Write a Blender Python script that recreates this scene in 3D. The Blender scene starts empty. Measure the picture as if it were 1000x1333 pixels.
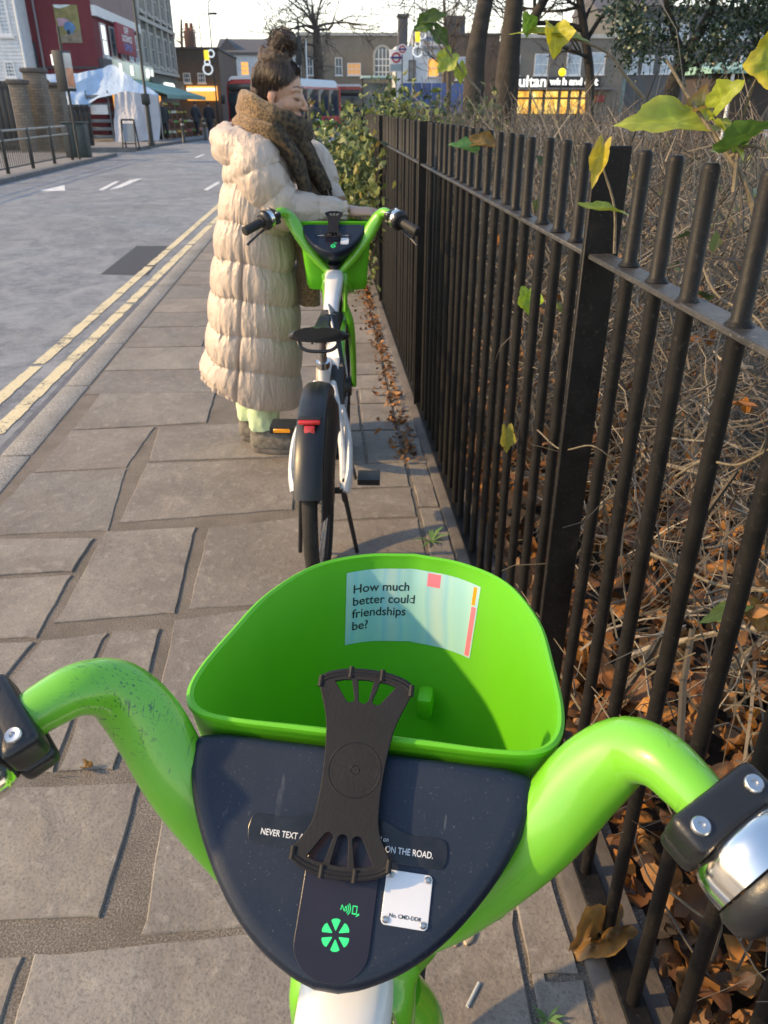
import bpy, bmesh, math, random
import numpy as np
from mathutils import Vector, Matrix, noise
random.seed(7); rng=np.random.default_rng(7)
S=bpy.context.scene; C=S.collection
# ------------------------------------------------------------------ camera, world, sun, exposure
CAM_H=1.5; PITCH=math.atan((666.5-138)/1000); YAW=math.atan(.08*math.cos(PITCH))
cam=bpy.data.objects.new('camera',bpy.data.cameras.new('camera')); C.objects.link(cam); S.camera=cam
cam.location=(0,0,CAM_H); cam.rotation_euler=(math.pi/2-PITCH,0,-YAW)
cam.data.sensor_fit='VERTICAL'; cam.data.sensor_height=36; cam.data.lens=36*1000/1333
cam.data.clip_start=.02; cam.data.clip_end=1500
cam.data.dof.use_dof=True; cam.data.dof.focus_distance=.8; cam.data.dof.aperture_fstop=17
SUN_DROP=Vector((1.75,.10,-1)).normalized()       # direction the light travels
sun=bpy.data.objects.new('sun',bpy.data.lights.new('sun','SUN')); C.objects.link(sun)
sun.data.energy=4.1; sun.data.color=(1,.67,.31); sun.data.angle=math.radians(1.6)
sun.rotation_euler=SUN_DROP.to_track_quat('-Z','Y').to_euler()
W=bpy.data.worlds.new('World'); S.world=W; W.use_nodes=True
wn=W.node_tree.nodes; wl=W.node_tree.links; bg=wn['Background']
sky=wn.new('ShaderNodeTexSky'); sky.sky_type='NISHITA'; sky.sun_disc=False
tosun=-SUN_DROP
sky.sun_elevation=math.asin(tosun.z); sky.sun_rotation=math.atan2(tosun.x,tosun.y)
sky.air_density=1.0; sky.dust_density=1.5; sky.ozone_density=1
# pale evening veil of thin cloud, brightest and warmest low over the far end of the street
tc=wn.new('ShaderNodeTexCoord'); sx=wn.new('ShaderNodeSeparateXYZ'); wl.new(tc.outputs['Generated'],sx.inputs[0])
rp=wn.new('ShaderNodeValToRGB'); e=rp.color_ramp; e.elements[0].position=0; e.elements[0].color=(9.5,8.2,5.4,1); e.elements[1].position=.32; e.elements[1].color=(1.75,2.4,3.1,1)
x=e.elements.new(1.0); x.color=(1.05,1.65,2.6,1); x=e.elements.new(.10); x.color=(7.5,7.0,5.9,1)
wl.new(sx.outputs[2],rp.inputs[0])
mul=wn.new('ShaderNodeMix'); mul.data_type='RGBA'; mul.blend_type='ADD'; mul.inputs[0].default_value=1
wl.new(sky.outputs[0],mul.inputs[6]); wl.new(rp.outputs[0],mul.inputs[7]); wl.new(mul.outputs[2],bg.inputs[0]); bg.inputs[1].default_value=.128
S.view_settings.view_transform='Standard'; S.view_settings.look='None'; S.view_settings.exposure=.47; S.view_settings.gamma=1
# ------------------------------------------------------------------ measuring helpers (photo pixels -> metres)
cp,sp=math.cos(PITCH),math.sin(PITCH); ca,sa=math.cos(YAW),math.sin(YAW)
def ray(px,py):
    a=(px-500)/1000; b=(py-666.5)/1000
    F=cp-b*sp; D=b*cp+sp
    return Vector((a*ca+F*sa,-a*sa+F*ca,-D))
def atZ(px,py,z=0):
    r=ray(px,py); s=(z-CAM_H)/r.z; return Vector((r.x*s,r.y*s,z))
def atY(px,py,Y):
    r=ray(px,py); s=Y/r.y; return Vector((r.x*s,Y,CAM_H+r.z*s))
def atX(px,py,X):
    r=ray(px,py); s=X/r.x; return Vector((X,r.y*s,CAM_H+r.z*s))
# ------------------------------------------------------------------ object helpers
def link(o,parent=None,**kw):
    C.objects.link(o)
    if parent is not None: o.parent=parent
    for k,v in kw.items():
        if v is not None: o[k]=v
    return o
def obj(name,vf,m=None,parent=None,smooth=True,label=None,category=None,group=None,kind=None):
    me=bpy.data.meshes.new(name)
    if isinstance(vf,bmesh.types.BMesh): vf.to_mesh(me); vf.free()
    elif isinstance(vf,bpy.types.Mesh): me=vf; me.name=name
    else: me.from_pydata([tuple(v) for v in vf[0]],[],[tuple(f) for f in vf[1]])
    if m is not None:
        me.materials.clear(); me.materials.append(m)
    if smooth:
        me.polygons.foreach_set('use_smooth',[True]*len(me.polygons))
        try: me.set_sharp_from_angle(angle=math.radians(42))
        except Exception: pass
    me.update()
    o=bpy.data.objects.new(name,me)
    return link(o,parent,label=label,category=category,group=group,kind=kind)
def thing(name,label,category,loc=(0,0,0),rz=0,group=None):
    o=bpy.data.objects.new(name,None); o.empty_display_size=.1
    o.location=loc; o.rotation_euler=(0,0,rz)
    return link(o,None,label=label,category=category,group=group)
def dup(root,loc,rz,label,group=None):
    def cp_(o,par):
        c=o.copy(); C.objects.link(c)
        if par is not None: c.parent=par
        for ch in o.children: cp_(ch,c)
        return c
    r=cp_(root,None); r.location=loc; r.rotation_euler=(0,0,rz); r['label']=label
    if group: r['group']=group
    return r
def vfs():return ([],[])
def add(A,B):
    n=len(A[0]); A[0].extend(B[0]); A[1].extend([tuple(i+n for i in f) for f in B[1]]); return A
def xf(A,M):
    return ([M@Vector(v) for v in A[0]],A[1])
def box(x0,x1,y0,y1,z0,z1):
    v=[(x,y,z) for z in (z0,z1) for x,y in ((x0,y0),(x1,y0),(x1,y1),(x0,y1))]
    return ([Vector(a) for a in v],[(3,2,1,0),(4,5,6,7),(0,1,5,4),(1,2,6,5),(2,3,7,6),(3,0,4,7)])
def bev(vf,w,seg=2,ang=30):
    bm=bmesh.new(); vs=[bm.verts.new(v) for v in vf[0]]
    for f in vf[1]:
        try: bm.faces.new([vs[i] for i in f])
        except ValueError: pass
    bmesh.ops.recalc_face_normals(bm,faces=bm.faces)
    es=[e for e in bm.edges if len(e.link_faces)==2 and e.calc_face_angle(0)>math.radians(ang)]
    bmesh.ops.bevel(bm,geom=es,offset=w,segments=seg,profile=.5,affect='EDGES',clamp_overlap=True)
    return bm
def bbox(x0,x1,y0,y1,z0,z1,w=.005,seg=2): return bev(box(x0,x1,y0,y1,z0,z1),w,seg)
def loft(rings,cap=True,closed=True):
    n=len(rings[0]); v=[Vector(p) for r in rings for p in r]; f=[]
    for i in range(len(rings)-1):
        for j in range(n if closed else n-1):
            k=(j+1)%n; f.append((i*n+j,i*n+k,(i+1)*n+k,(i+1)*n+j))
    if cap:
        f.append(tuple(range(n-1,-1,-1))); f.append(tuple((len(rings)-1)*n+j for j in range(n)))
    return (v,f)
def cr(pts,n):
    """Catmull-Rom resample of tuples of any length"""
    P=[np.array(p,float) for p in pts]; P=[2*P[0]-P[1]]+P+[2*P[-1]-P[-2]]; out=[]
    for i in range(1,len(P)-2):
        for k in range(n):
            t=k/n; a,b,c,d=P[i-1],P[i],P[i+1],P[i+2]
            out.append(.5*((2*b)+(c-a)*t+(2*a-5*b+4*c-d)*t*t+(3*b-a-3*c+d)*t**3))
    out.append(P[-2]); return out
def sweep(pts,seg=12,up=(0,0,1),cap=True,p=2.0):
    """pts: (x,y,z,ru,rn) ru=half width sideways, rn=half thickness along up"""
    rings=[]; up=Vector(up)
    for i,q in enumerate(pts):
        a=Vector(pts[max(i-1,0)][:3]); b=Vector(pts[min(i+1,len(pts)-1)][:3]); t=(b-a).normalized()
        s=t.cross(up)
        if s.length<1e-4: s=t.cross(Vector((1,0,.1)))
        s.normalize(); n=s.cross(t).normalized(); c=Vector(q[:3]); ru=q[3]; rn=q[4] if len(q)>4 else q[3]
        r=[]
        for j in range(seg):
            th=2*math.pi*j/seg; cx,sx=math.cos(th),math.sin(th)
            k=1 if p==2 else (abs(cx)**p+abs(sx)**p)**(-1/p)
            r.append(c+s*(ru*cx*k)+n*(rn*sx*k))
        rings.append(r)
    return loft(rings,cap)
def tube(a,b,r,r2=None,seg=10): 
    r2=r if r2 is None else r2; a=Vector(a);b=Vector(b)
    return sweep([(*a,r,r),(*b,r2,r2)],seg,up=(0,0,1) if abs((b-a).normalized().z)<.95 else (1,0,0))
def lathe(prof,seg=24,M=None):
    """prof: (r,z) about z"""
    rings=[[Vector((r*math.cos(2*math.pi*j/seg),r*math.sin(2*math.pi*j/seg),z)) for j in range(seg)] for r,z in prof]
    A=loft(rings,True); return xf(A,M) if M is not None else A
def axisM(o,d,up=(0,0,1)):
    z=Vector(d).normalized(); x=Vector(up).cross(z)
    if x.length<1e-3: x=Vector((1,0,0)).cross(z)
    x.normalize(); y=z.cross(x)
    M=Matrix((x,y,z)).transposed().to_4x4(); M.translation=Vector(o); return M
def ball(c,r,seg=16,rings=10):
    if not hasattr(r,'__len__'): r=(r,r,r)
    R=[]
    for i in range(rings+1):
        ph=math.pi*(i/rings); k=max(math.sin(ph),1e-3); z=-math.cos(ph)
        R.append([Vector((c[0]+r[0]*k*math.cos(2*math.pi*j/seg),c[1]+r[1]*k*math.sin(2*math.pi*j/seg),c[2]+r[2]*z)) for j in range(seg)])
    return loft(R,True)
def flat(outlines,M=None,ext=.0005,bv=0,res=1):
    """filled 2-D outlines (holes allowed) extruded into a solid mesh"""
    cu=bpy.data.curves.new('flat','CURVE'); cu.dimensions='2D'; cu.fill_mode='BOTH'; cu.extrude=ext; cu.bevel_depth=bv; cu.bevel_resolution=res
    for ol in outlines:
        s=cu.splines.new('POLY'); s.points.add(len(ol)-1); s.use_cyclic_u=True
        for p,q in zip(s.points,ol): p.co=(q[0],q[1],0,1)
    return curve_mesh(cu,M)
def curve_mesh(cu,M=None):
    o=bpy.data.objects.new('tmp',cu); C.objects.link(o); dg=bpy.context.evaluated_depsgraph_get()
    me=bpy.data.meshes.new_from_object(o.evaluated_get(dg)); bpy.data.objects.remove(o); bpy.data.curves.remove(cu)
    if M is not None: me.transform(M)
    return me
def text(body,size,M,ext=.0002,off=0,sx=1,align='CENTER',ls=1.0,space=1.0):
    cu=bpy.data.curves.new('text','FONT'); cu.body=body; cu.size=size; cu.extrude=ext; cu.offset=off; cu.align_x=align; cu.align_y='CENTER'; cu.space_line=ls; cu.space_character=space
    return curve_mesh(cu,M@Matrix.Diagonal((sx,1,1,1)))
def rrect(w,h,r,n=6,cx=0,cy=0):
    o=[]
    for sx,sy,a0 in ((1,1,0),(-1,1,90),(-1,-1,180),(1,-1,270)):
        for k in range(n+1):
            a=math.radians(a0+90*k/n); o.append((cx+sx*(w/2-r)+r*math.cos(a),cy+sy*(h/2-r)+r*math.sin(a)))
    return o
def remesh(vf,vox,smooth=4,fac=.5):
    me=bpy.data.meshes.new('tmp'); me.from_pydata([tuple(v) for v in vf[0]],[],vf[1])
    o=bpy.data.objects.new('tmp',me); C.objects.link(o)
    m=o.modifiers.new('r','REMESH'); m.mode='VOXEL'; m.voxel_size=vox
    if smooth:
        s=o.modifiers.new('s','SMOOTH'); s.iterations=smooth; s.factor=fac
    dg=bpy.context.evaluated_depsgraph_get(); out=bpy.data.meshes.new_from_object(o.evaluated_get(dg))
    bpy.data.objects.remove(o); bpy.data.meshes.remove(me); return out
# ------------------------------------------------------------------ materials
MATS={}
class G:
    def __init__(s,name):
        s.m=bpy.data.materials.new(name); s.m.use_nodes=True; s.t=s.m.node_tree; s.N=s.t.nodes; s.L=s.t.links; s.b=s.N['Principled BSDF']
    def n(s,t,**kw):
        x=s.N.new('ShaderNode'+t)
        for k,v in kw.items():
            if k.startswith('i_'):
                k=k[2:]; x.inputs[int(k) if k.isdigit() else k.replace('_',' ')].default_value=v
            else: setattr(x,k,v)
        return x
    def l(s,a,b): s.L.new(a,b)
    def coord(s,kind='Object',scale=None):
        c=s.n('TexCoord').outputs[kind]
        if scale is not None:
            m=s.n('Mapping'); m.inputs['Scale'].default_value=scale; s.l(c,m.inputs[0]); c=m.outputs[0]
        return c
    def noise(s,scale,detail=4,rough=.55,co=None,dist=0):
        x=s.n('TexNoise'); x.inputs['Scale'].default_value=scale; x.inputs['Detail'].default_value=detail; x.inputs['Roughness'].default_value=rough; x.inputs['Distortion'].default_value=dist
        if co is not None: s.l(co,x.inputs['Vector'])
        return x.outputs['Fac']
    def ramp(s,fac,stops,interp='LINEAR'):
        r=s.n('ValToRGB'); e=r.color_ramp; e.interpolation=interp
        while len(e.elements)<len(stops): e.elements.new(.5)
        for el,(p,c) in zip(e.elements,stops):
            el.position=p; el.color=(*c,1) if len(c)==3 else c
        s.l(fac,r.inputs[0]); return r.outputs[0]
    def mix(s,fac,a,b,mode='MIX'):
        x=s.n('Mix',data_type='RGBA',blend_type=mode)
        for i,v in ((0,fac),(6,a),(7,b)):
            if hasattr(v,'is_output') or isinstance(v,bpy.types.NodeSocket): s.l(v,x.inputs[i])
            else: x.inputs[i].default_value=v if i==0 else (*v,1)
        return x.outputs[2]
    def math(s,op,a,b=.5):
        x=s.n('Math',operation=op)
        for i,v in ((0,a),(1,b)):
            if isinstance(v,bpy.types.NodeSocket): s.l(v,x.inputs[i])
            else: x.inputs[i].default_value=v
        return x.outputs[0]
    def col(s,c): 
        if isinstance(c,bpy.types.NodeSocket): s.l(c,s.b.inputs['Base Color'])
        else: s.b.inputs['Base Color'].default_value=(*c,1)
    def set(s,**kw):
        for k,v in kw.items():
            i=s.b.inputs[k.replace('_',' ')]
            if isinstance(v,bpy.types.NodeSocket): s.l(v,i)
            else: i.default_value=v
    def bump(s,h,strength=.3,dist=.01):
        x=s.n('Bump'); x.inputs['Strength'].default_value=strength; x.inputs['Distance'].default_value=dist; s.l(h,x.inputs['Height']); s.l(x.outputs[0],s.b.inputs['Normal'])
def M(name,c,rough=.5,metal=0,var=.12,scale=12,bump=0,bscale=60,coat=0,spec=None,emis=None,trans=0,detail=5):
    """plain painted or moulded surface with slight procedural tone variation"""
    if name in MATS: return MATS[name]
    g=G(name); f=g.noise(scale,detail,.6,g.coord())
    g.col(g.ramp(f,[(.3,tuple(x*(1-var) for x in c)),(.7,tuple(min(x*(1+var),1) for x in c))]))
    g.set(Metallic=metal,Coat_Weight=coat)
    r=g.noise(scale*2.3,4,.6,g.coord()); g.set(Roughness=g.math('ADD',g.math('MULTIPLY',r,.16),max(rough-.08,.02)))
    if spec is not None: g.set(Specular_IOR_Level=spec)
    if trans: g.set(Transmission_Weight=trans)
    if bump: g.bump(g.noise(bscale,4,.6,g.coord()),bump,.004)
    if emis: g.set(Emission_Color=(*emis[0],1),Emission_Strength=emis[1])
    MATS[name]=g.m; return g.m
def island(name,stops,rough=.7,bump=0,bscale=40,sheen=0,transl=0,noise_amt=.35,nscale=30):
    """colour differs from piece to piece (twigs, leaves, slabs)"""
    g=G(name); geo=g.n('NewGeometry'); c=g.ramp(geo.outputs['Random Per Island'],stops)
    f=g.noise(nscale,4,.6,g.coord()); c2=g.mix(g.math('MULTIPLY',f,noise_amt),c,tuple(x*.35 for x in stops[0][1]),'MIX'); g.col(c2); g.set(Roughness=rough)
    if bump: g.bump(g.noise(bscale,4,.6,g.coord()),bump,.004)
    if transl:
        t=g.n('BsdfTranslucent'); g.l(c2,t.inputs[0]); a=g.n('MixShader'); a.inputs[0].default_value=transl
        g.l(g.b.outputs[0],a.inputs[1]); g.l(t.outputs[0],a.inputs[2]); g.l(a.outputs[0],g.N['Material Output'].inputs[0])
    MATS[name]=g.m; return g.m
def brick(name,c1,c2,mortar,scale=1.0,rot=True,rough=.85):
    """brickwork on vertical walls: brick pattern in the wall plane"""
    g=G(name); co=g.coord(); s=g.n('SeparateXYZ'); g.l(co,s.inputs[0]); a=g.math('ADD',s.outputs[0],s.outputs[1]); cb=g.n('CombineXYZ'); g.l(a,cb.inputs[0]); g.l(s.outputs[2],cb.inputs[1])
    b=g.n('TexBrick'); g.l(cb.outputs[0],b.inputs['Vector']); b.inputs['Scale'].default_value=scale; b.inputs['Color1'].default_value=(*c1,1); b.inputs['Color2'].default_value=(*c2,1); b.inputs['Mortar'].default_value=(*mortar,1)
    b.inputs['Brick Width'].default_value=.23; b.inputs['Row Height'].default_value=.08; b.inputs['Mortar Size'].default_value=.008
    f=g.noise(.6,5,.6,co); g.col(g.mix(g.ramp(f,[(.3,(.0,.0,.0)),(.75,(.5,.5,.5))]),b.outputs['Color'],tuple(x*.45 for x in c1))); g.set(Roughness=rough)
    g.bump(b.outputs['Fac'],-.3,.01); MATS[name]=g.m; return g.m
# ================================================================== SETTING: ground, road, pavement
# --- materials
def m_asphalt():
    g=G('asphalt'); co=g.coord(); f=g.math('ADD',g.math('MULTIPLY',g.noise(240,3,.7,co),.4),g.math('ADD',g.math('MULTIPLY',g.noise(60,3,.7,co),.3),g.math('MULTIPLY',g.noise(13,4,.7,co),.3))); big=g.noise(.55,6,.62,co,.8)
    v=g.n('TexVoronoi'); v.inputs['Scale'].default_value=190; g.l(co,v.inputs['Vector'])
    base=g.ramp(f,[(.36,(.055,.060,.070)),(.5,(.16,.167,.182)),(.64,(.36,.365,.38))])
    st=g.noise(3.0,6,.65,g.coord('Object',(.8,.55,1)),.9)
    c=g.mix(g.ramp(st,[(.42,(0,0,0)),(.66,(.7,.7,.7))]),base,(.30,.305,.31)); c=g.mix(g.ramp(big,[(.5,(0,0,0)),(.75,(.45,.45,.45))]),c,(.085,.088,.098))
    g.col(c); g.set(Roughness=g.ramp(big,[(.3,(.5,.5,.5)),(.7,(.72,.72,.72))])); g.bump(v.outputs['Distance'],.5,.006); return g.m
def m_slab():
    g=G('york_stone'); co=g.coord(); geo=g.n('NewGeometry'); rnd=geo.outputs['Random Per Island']
    off=g.n('VectorMath',operation='ADD'); cb=g.n('CombineXYZ'); 
    for i in range(3): g.l(g.math('MULTIPLY',rnd,17.3+9*i),cb.inputs[i])
    g.l(co,off.inputs[0]); g.l(cb.outputs[0],off.inputs[1]); pc=off.outputs[0]
    big=g.noise(2.6,7,.66,pc,.5); fine=g.noise(140,4,.7,pc); mid=g.noise(26,5,.6,pc,.4)
    c=g.ramp(rnd,[(0,(.205,.188,.165)),(.3,(.27,.245,.21)),(.5,(.235,.205,.178)),(.65,(.20,.188,.17)),(.8,(.285,.248,.205)),(1,(.245,.228,.208))])
    c=g.mix(g.ramp(big,[(.36,(0,0,0)),(.62,(.85,.85,.85))]),c,(.160,.138,.120)); c=g.mix(g.ramp(mid,[(.54,(0,0,0)),(.70,(.55,.55,.55))]),c,(.33,.30,.265))
    c=g.mix(g.ramp(fine,[(.35,(.5,.5,.5)),(.5,(0,0,0))]),c,(.07,.06,.055)); 
    spot=g.n('TexVoronoi'); spot.inputs['Scale'].default_value=9; g.l(pc,spot.inputs['Vector']); c=g.mix(g.ramp(spot.outputs['Distance'],[(.02,(.55,.55,.55)),(.05,(0,0,0))]),c,(.33,.31,.28))
    g.col(c); g.set(Roughness=.74)
    # riven layers: stepped noise
    st=g.n('TexNoise'); st.inputs['Scale'].default_value=4.2; st.inputs['Detail'].default_value=7; st.inputs['Distortion'].default_value=.35; g.l(pc,st.inputs['Vector'])
    q=g.math('SNAP',st.outputs['Fac'],.055); q2=g.mix(.40,q,st.outputs['Fac'])
    h=g.math('ADD',g.math('MULTIPLY',q2,1.0),g.math('ADD',g.math('MULTIPLY',fine,.045),g.math('MULTIPLY',mid,.06)))
    g.bump(h,1.0,.034); return g.m
def m_mortar():
    g=G('mortar'); co=g.coord(); f=g.noise(220,4,.7,co); b=g.noise(7,5,.6,co)
    c=g.ramp(f,[(.32,(.085,.070,.060)),(.5,(.19,.162,.138)),(.66,(.38,.335,.29))]); c=g.mix(g.ramp(b,[(.4,(0,0,0)),(.65,(.45,.45,.45))]),c,(.085,.075,.055)); 
    mo=g.noise(2.3,4,.6,co); c=g.mix(g.ramp(mo,[(.62,(0,0,0)),(.74,(.4,.4,.4))]),c,(.08,.085,.03))
    g.col(c); g.set(Roughness=.95); g.bump(f,.8,.008); return g.m
def m_granite():
    g=G('granite_kerb'); co=g.coord(); f=g.noise(150,3,.75,co); b=g.noise(3,5,.6,co)
    c=g.ramp(f,[(.33,(.09,.085,.08)),(.5,(.24,.225,.205)),(.66,(.46,.435,.40))]); c=g.mix(g.ramp(b,[(.4,(0,0,0)),(.7,(.6,.6,.6))]),c,(.15,.135,.115)); g.col(c); g.set(Roughness=.75); g.bump(f,.4,.004); return g.m
def m_paint(name,c,wear=.5):
    g=G(name); co=g.coord(); f=g.noise(45,6,.75,co,.6); b=g.noise(6,5,.6,co); k=g.math('ADD',g.math('MULTIPLY',f,.6),g.math('MULTIPLY',b,.4))
    dirt=g.noise(90,4,.7,co); cc=g.mix(g.ramp(dirt,[(.35,(.45,.45,.45)),(.6,(0,0,0))]),c,tuple(x*.55 for x in c))
    g.col(g.mix(g.ramp(k,[(wear-.07,(1,1,1)),(wear,(0,0,0))]),cc,(.10,.098,.1))); g.set(Roughness=.7); g.bump(f,.5,.004); return g.m
def m_soil():
    g=G('leaf_mould'); co=g.coord(); f=g.noise(30,6,.7,co); g.col(g.ramp(f,[(.3,(.012,.009,.007)),(.6,(.045,.030,.020)),(.75,(.09,.05,.026))])); g.set(Roughness=.95); g.bump(f,.9,.03); return g.m
ASPH=m_asphalt(); SLAB=m_slab(); MORT=m_mortar(); GRAN=m_granite(); SOIL=m_soil()
YEL=m_paint('yellow_paint',(.66,.57,.36),.47); WHT=m_paint('white_paint',(.66,.67,.68),.46)
FARPAVE=M('far_paving',(.20,.19,.185),.75,var=.25,scale=2.2)
GRASS=M('grass',(.06,.075,.03),.9,var=.4,scale=6)
obj('ground',box(-500,500,-300,700,-1.2,-.16),ASPH,kind='structure',smooth=False)
obj('road',box(-7.45,-1.615,-12,60,-.3,-.1),ASPH,kind='structure',smooth=False)
obj('road',box(-45,60,60.0,92,-.3,-.102),ASPH,kind='structure',smooth=False)
# pavement: every flag traced on the ground, the rest filled in courses
random.seed(11)
def flag(poly,gap=.007,top=None,jit=.0017):
    P=[Vector((p[0],p[1])) for p in poly]
    if sum(P[i].x*P[(i+1)%len(P)].y-P[(i+1)%len(P)].x*P[i].y for i in range(len(P)))<0: P.reverse()
    c=sum(P,Vector((0,0)))/len(P); pts=[]
    for i in range(len(P)):
        a,b=P[i],P[(i+1)%len(P)]; n=max(int((b-a).length/.035),2); nr=Vector((-(b-a).y,(b-a).x)); nr=nr.normalized() if nr.length>0 else nr
        sd=random.random()*100
        for k in range(n):
            q=a.lerp(b,k/n); e=noise.noise((k*.31+sd,i*3.1,sd))*jit*2.2+(noise.noise((k*1.3+sd,i*7.1,sd))*jit)
            pts.append(q+nr*(gap+e+jit))
    z=random.uniform(-.0008,.0035) if top is None else top
    tl=(random.uniform(-.003,.003),random.uniform(-.003,.003))
    zz=lambda q:z+(q.x-c.x)*tl[0]+(q.y-c.y)*tl[1]
    ins=[]
    for q in pts:
        d=(c-q); ins.append(q+d.normalized()*.0035)
    r0=[Vector((q.x,q.y,-.05)) for q in pts]; r1=[Vector((q.x,q.y,zz(q)-.0030)) for q in pts]; r2=[Vector((q.x,q.y,zz(q))) for q in ins]
    n=len(pts); f=[]
    for i in range(2):
        for j in range(n): f.append((i*n+j,i*n+(j+1)%n,(i+1)*n+(j+1)%n,(i+1)*n+j))
    f.append(tuple(2*n+j for j in range(n)))
    return (r0+r1+r2,f)
pv=vfs()
traced=[
 [(130,512),(282,510),(270,550),(94,560)],
 [(92,560),(203,555),(166,608),(44,615)],
 [(206,556),(390,547),(388,594),(193,601)],
 [(38,616),(166,609),(143,690),(-34,698)],
 [(190,603),(386,596),(383,663),(154,681)],
 [(136,692),(256,685),(230,798),(70,812)],
 [(270,687),(396,672),(412,782),(320,789),(244,793)],
 [(-36,701),(124,700),(96,744),(-72,753)],
 [(-76,757),(95,747),(50,830),(-130,836)],
 [(-134,839),(46,834),(-4,898),(-240,905)],
 [(54,833),(141,822),(118,872),(72,1004),(-90,1018),(-6,905)],
 [(145,822),(209,817),(196,880),(150,1001),(76,1005),(121,872)],
 [(226,806),(318,792),(420,790),(440,1000),(250,1008),(184,1012),(207,890)],
 [(-250,1032),(182,1017),(175,1060),(132,1194),(-280,1215)],
 [(214,1030),(450,1015),(470,1193),(182,1221)],
 [(40,1242),(312,1212),(478,1200),(500,1460),(-20,1460)],
 [(-280,1255),(32,1240),(-8,1380),(-20,1460),(-300,1460)],
 [(484,1192),(640,1183),(668,1180),(697,1330),(720,1480),(508,1470)],
 [(672,1178),(690,1175),(728,1330),(748,1480),(724,1480),(700,1330)],
 [(470,1020),(560,1000),(648,1012),(668,1176),(640,1180),(484,1189)],
 [(652,1011),(664,1010),(690,1171),(671,1174)],
]
for t in traced: add(pv,flag([atZ(*p) for p in t],.004))
for k in range(3):
    add(pv,flag([(-.05+.16*0,1.35,0),(.34,1.34,0),(.345,1.62,0),(-.06,1.63,0)],.004)) if k==0 else None
# outermost flags beside the kerb, left of the traced ones
for pa,pb in (((-34,616),(-36,698)),((-40,701),(-76,753)),((-80,757),(-134,836)),((-138,839),(-244,905)),((-94,925),(-94,1018)),((-254,1032),(-284,1215)),((-284,1255),(-304,1460))):
    A_,B_=atZ(*pa),atZ(*pb)
    if A_.x>-1.40: add(pv,flag([(-1.455,A_.y),(A_.x-.012,A_.y),(B_.x-.012,B_.y),(-1.455,B_.y)],.004))
y=-1.9
while y<.28:
    for c_,d_ in ((-1.455,-.8),(-.79,-.15),(-.14,.335)): add(pv,flag([(c_,y),(d_,y),(d_,y+.52),(c_,y+.52)],.004))
    y+=.53
# narrow courses between the bicycle and the fence
y=1.64
while y<4.9:
    h=random.uniform(.22,.42); x0=-.075+.004*y; xm=random.uniform(.10,.2)
    if random.random()<.5: add(pv,flag([(x0,y),(xm,y),(xm,y+h),(x0,y+h)],.004)); add(pv,flag([(xm+.005,y),(.338,y),(.338,y+h),(xm+.005,y+h)],.004))
    else: add(pv,flag([(x0,y),(.338,y+.01),(.338,y+h+.01),(x0,y+h)],.004))
    y+=h+.008
y=-.5
while y<14:                                                        # dark edging setts along the fence
    h=random.uniform(.2,.34); add(pv,flag([(.348,y),(.452-.004*y,y),(.452-.004*y,y+h),(.348,y+h)],.003)); y+=h+.006
ys=[atZ(155,482).y,atZ(180,452).y,atZ(201,425.6).y,atZ(211,407).y,atZ(228,389).y,atZ(231,371).y,atZ(239,353).y]
ys=[atZ(129,513).y]+ys
while ys[-1]<34: ys.append(ys[-1]+random.uniform(.5,.85))
for a,b in zip(ys,ys[1:]):
    cuts=[-1.455]; 
    while cuts[-1]<-.5: cuts.append(cuts[-1]+random.uniform(.55,.95))
    cuts=[c for c in cuts if c<-.35]+[-.02,.33] if a<4.9 else [c for c in cuts if c<-.35]+[.0,.345]
    for c,d in zip(cuts,cuts[1:]): 
        if a<4.9 and c>=-.03: continue
        add(pv,flag([(c,a),(d-.006,a),(d-.006,b-.012),(c,b-.012)],.003))
y=1.0
obj('pavement',pv,SLAB,kind='structure',smooth=False)
obj('pavement_bed',box(-1.47,.62,-12,36,-.3,-.0045),MORT,kind='structure',smooth=False)
kv=vfs(); y=-12.0; random.seed(3)
while y<50:
    L=random.uniform(.75,1.1); 
    if abs(y-7.4)<.5: pass
    bm=bbox(-1.62,-1.466,y,y+L-.012,-.28,.003,.012,2); me=bpy.data.meshes.new('t'); bm.to_mesh(me); bm.free()
    add(kv,([v.co.copy() for v in me.vertices],[tuple(p.vertices) for p in me.polygons])); bpy.data.meshes.remove(me); y+=L
obj('kerb',kv,GRAN,kind='structure')
def strip(x0,x1,y0,y1,z,step=.03,j=.008,gaps=0.0):
    v=[];f=[]; n=int((y1-y0)/step); sd=random.random()*50
    for i in range(n+1):
        yy=y0+(y1-y0)*i/n
        v+= [Vector((x0+noise.noise((yy*6,sd,0))*j+noise.noise((yy*23,sd,0))*j*.6,yy,z)),Vector((x1+noise.noise((yy*6,sd,9))*j+noise.noise((yy*23,sd,9))*j*.6,yy,z))]
        if i and not (gaps and noise.noise((yy*5.3,sd,4))+.25*noise.noise((yy*19,sd,4))>gaps): f.append((2*i-2,2*i-1,2*i+1,2*i))
    return (v,f)
def strip_line(xa,xb,w,y0,y1,z,**k):
    A=strip(-w/2,w/2,y0,y1,z,**k); 
    for v in A[0]: v.x+=xa+(xb-xa)*(v.y-3)/11
    return A
random.seed(5)
rl=strip_line(-2.065,-1.955,.088,-6,24,-.096,j=.011,gaps=.42); obj('road_marking',rl,YEL,kind='structure',smooth=False)
rl=strip_line(-1.872,-1.74,.088,-6,24,-.096,j=.011,gaps=.45); obj('road_marking',rl,YEL,kind='structure',smooth=False)
def ground_poly(pts,z): return ([atZ(x,y,z) for x,y in pts],[tuple(range(len(pts)))])
obj('road_patch',ground_poly([(131,357),(178,320),(222,320),(193,358)],-.0975),M('patch_tar',(.045,.045,.05),.7,var=.3,scale=30,bump=.5,bscale=200),kind='structure',smooth=False)
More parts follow.
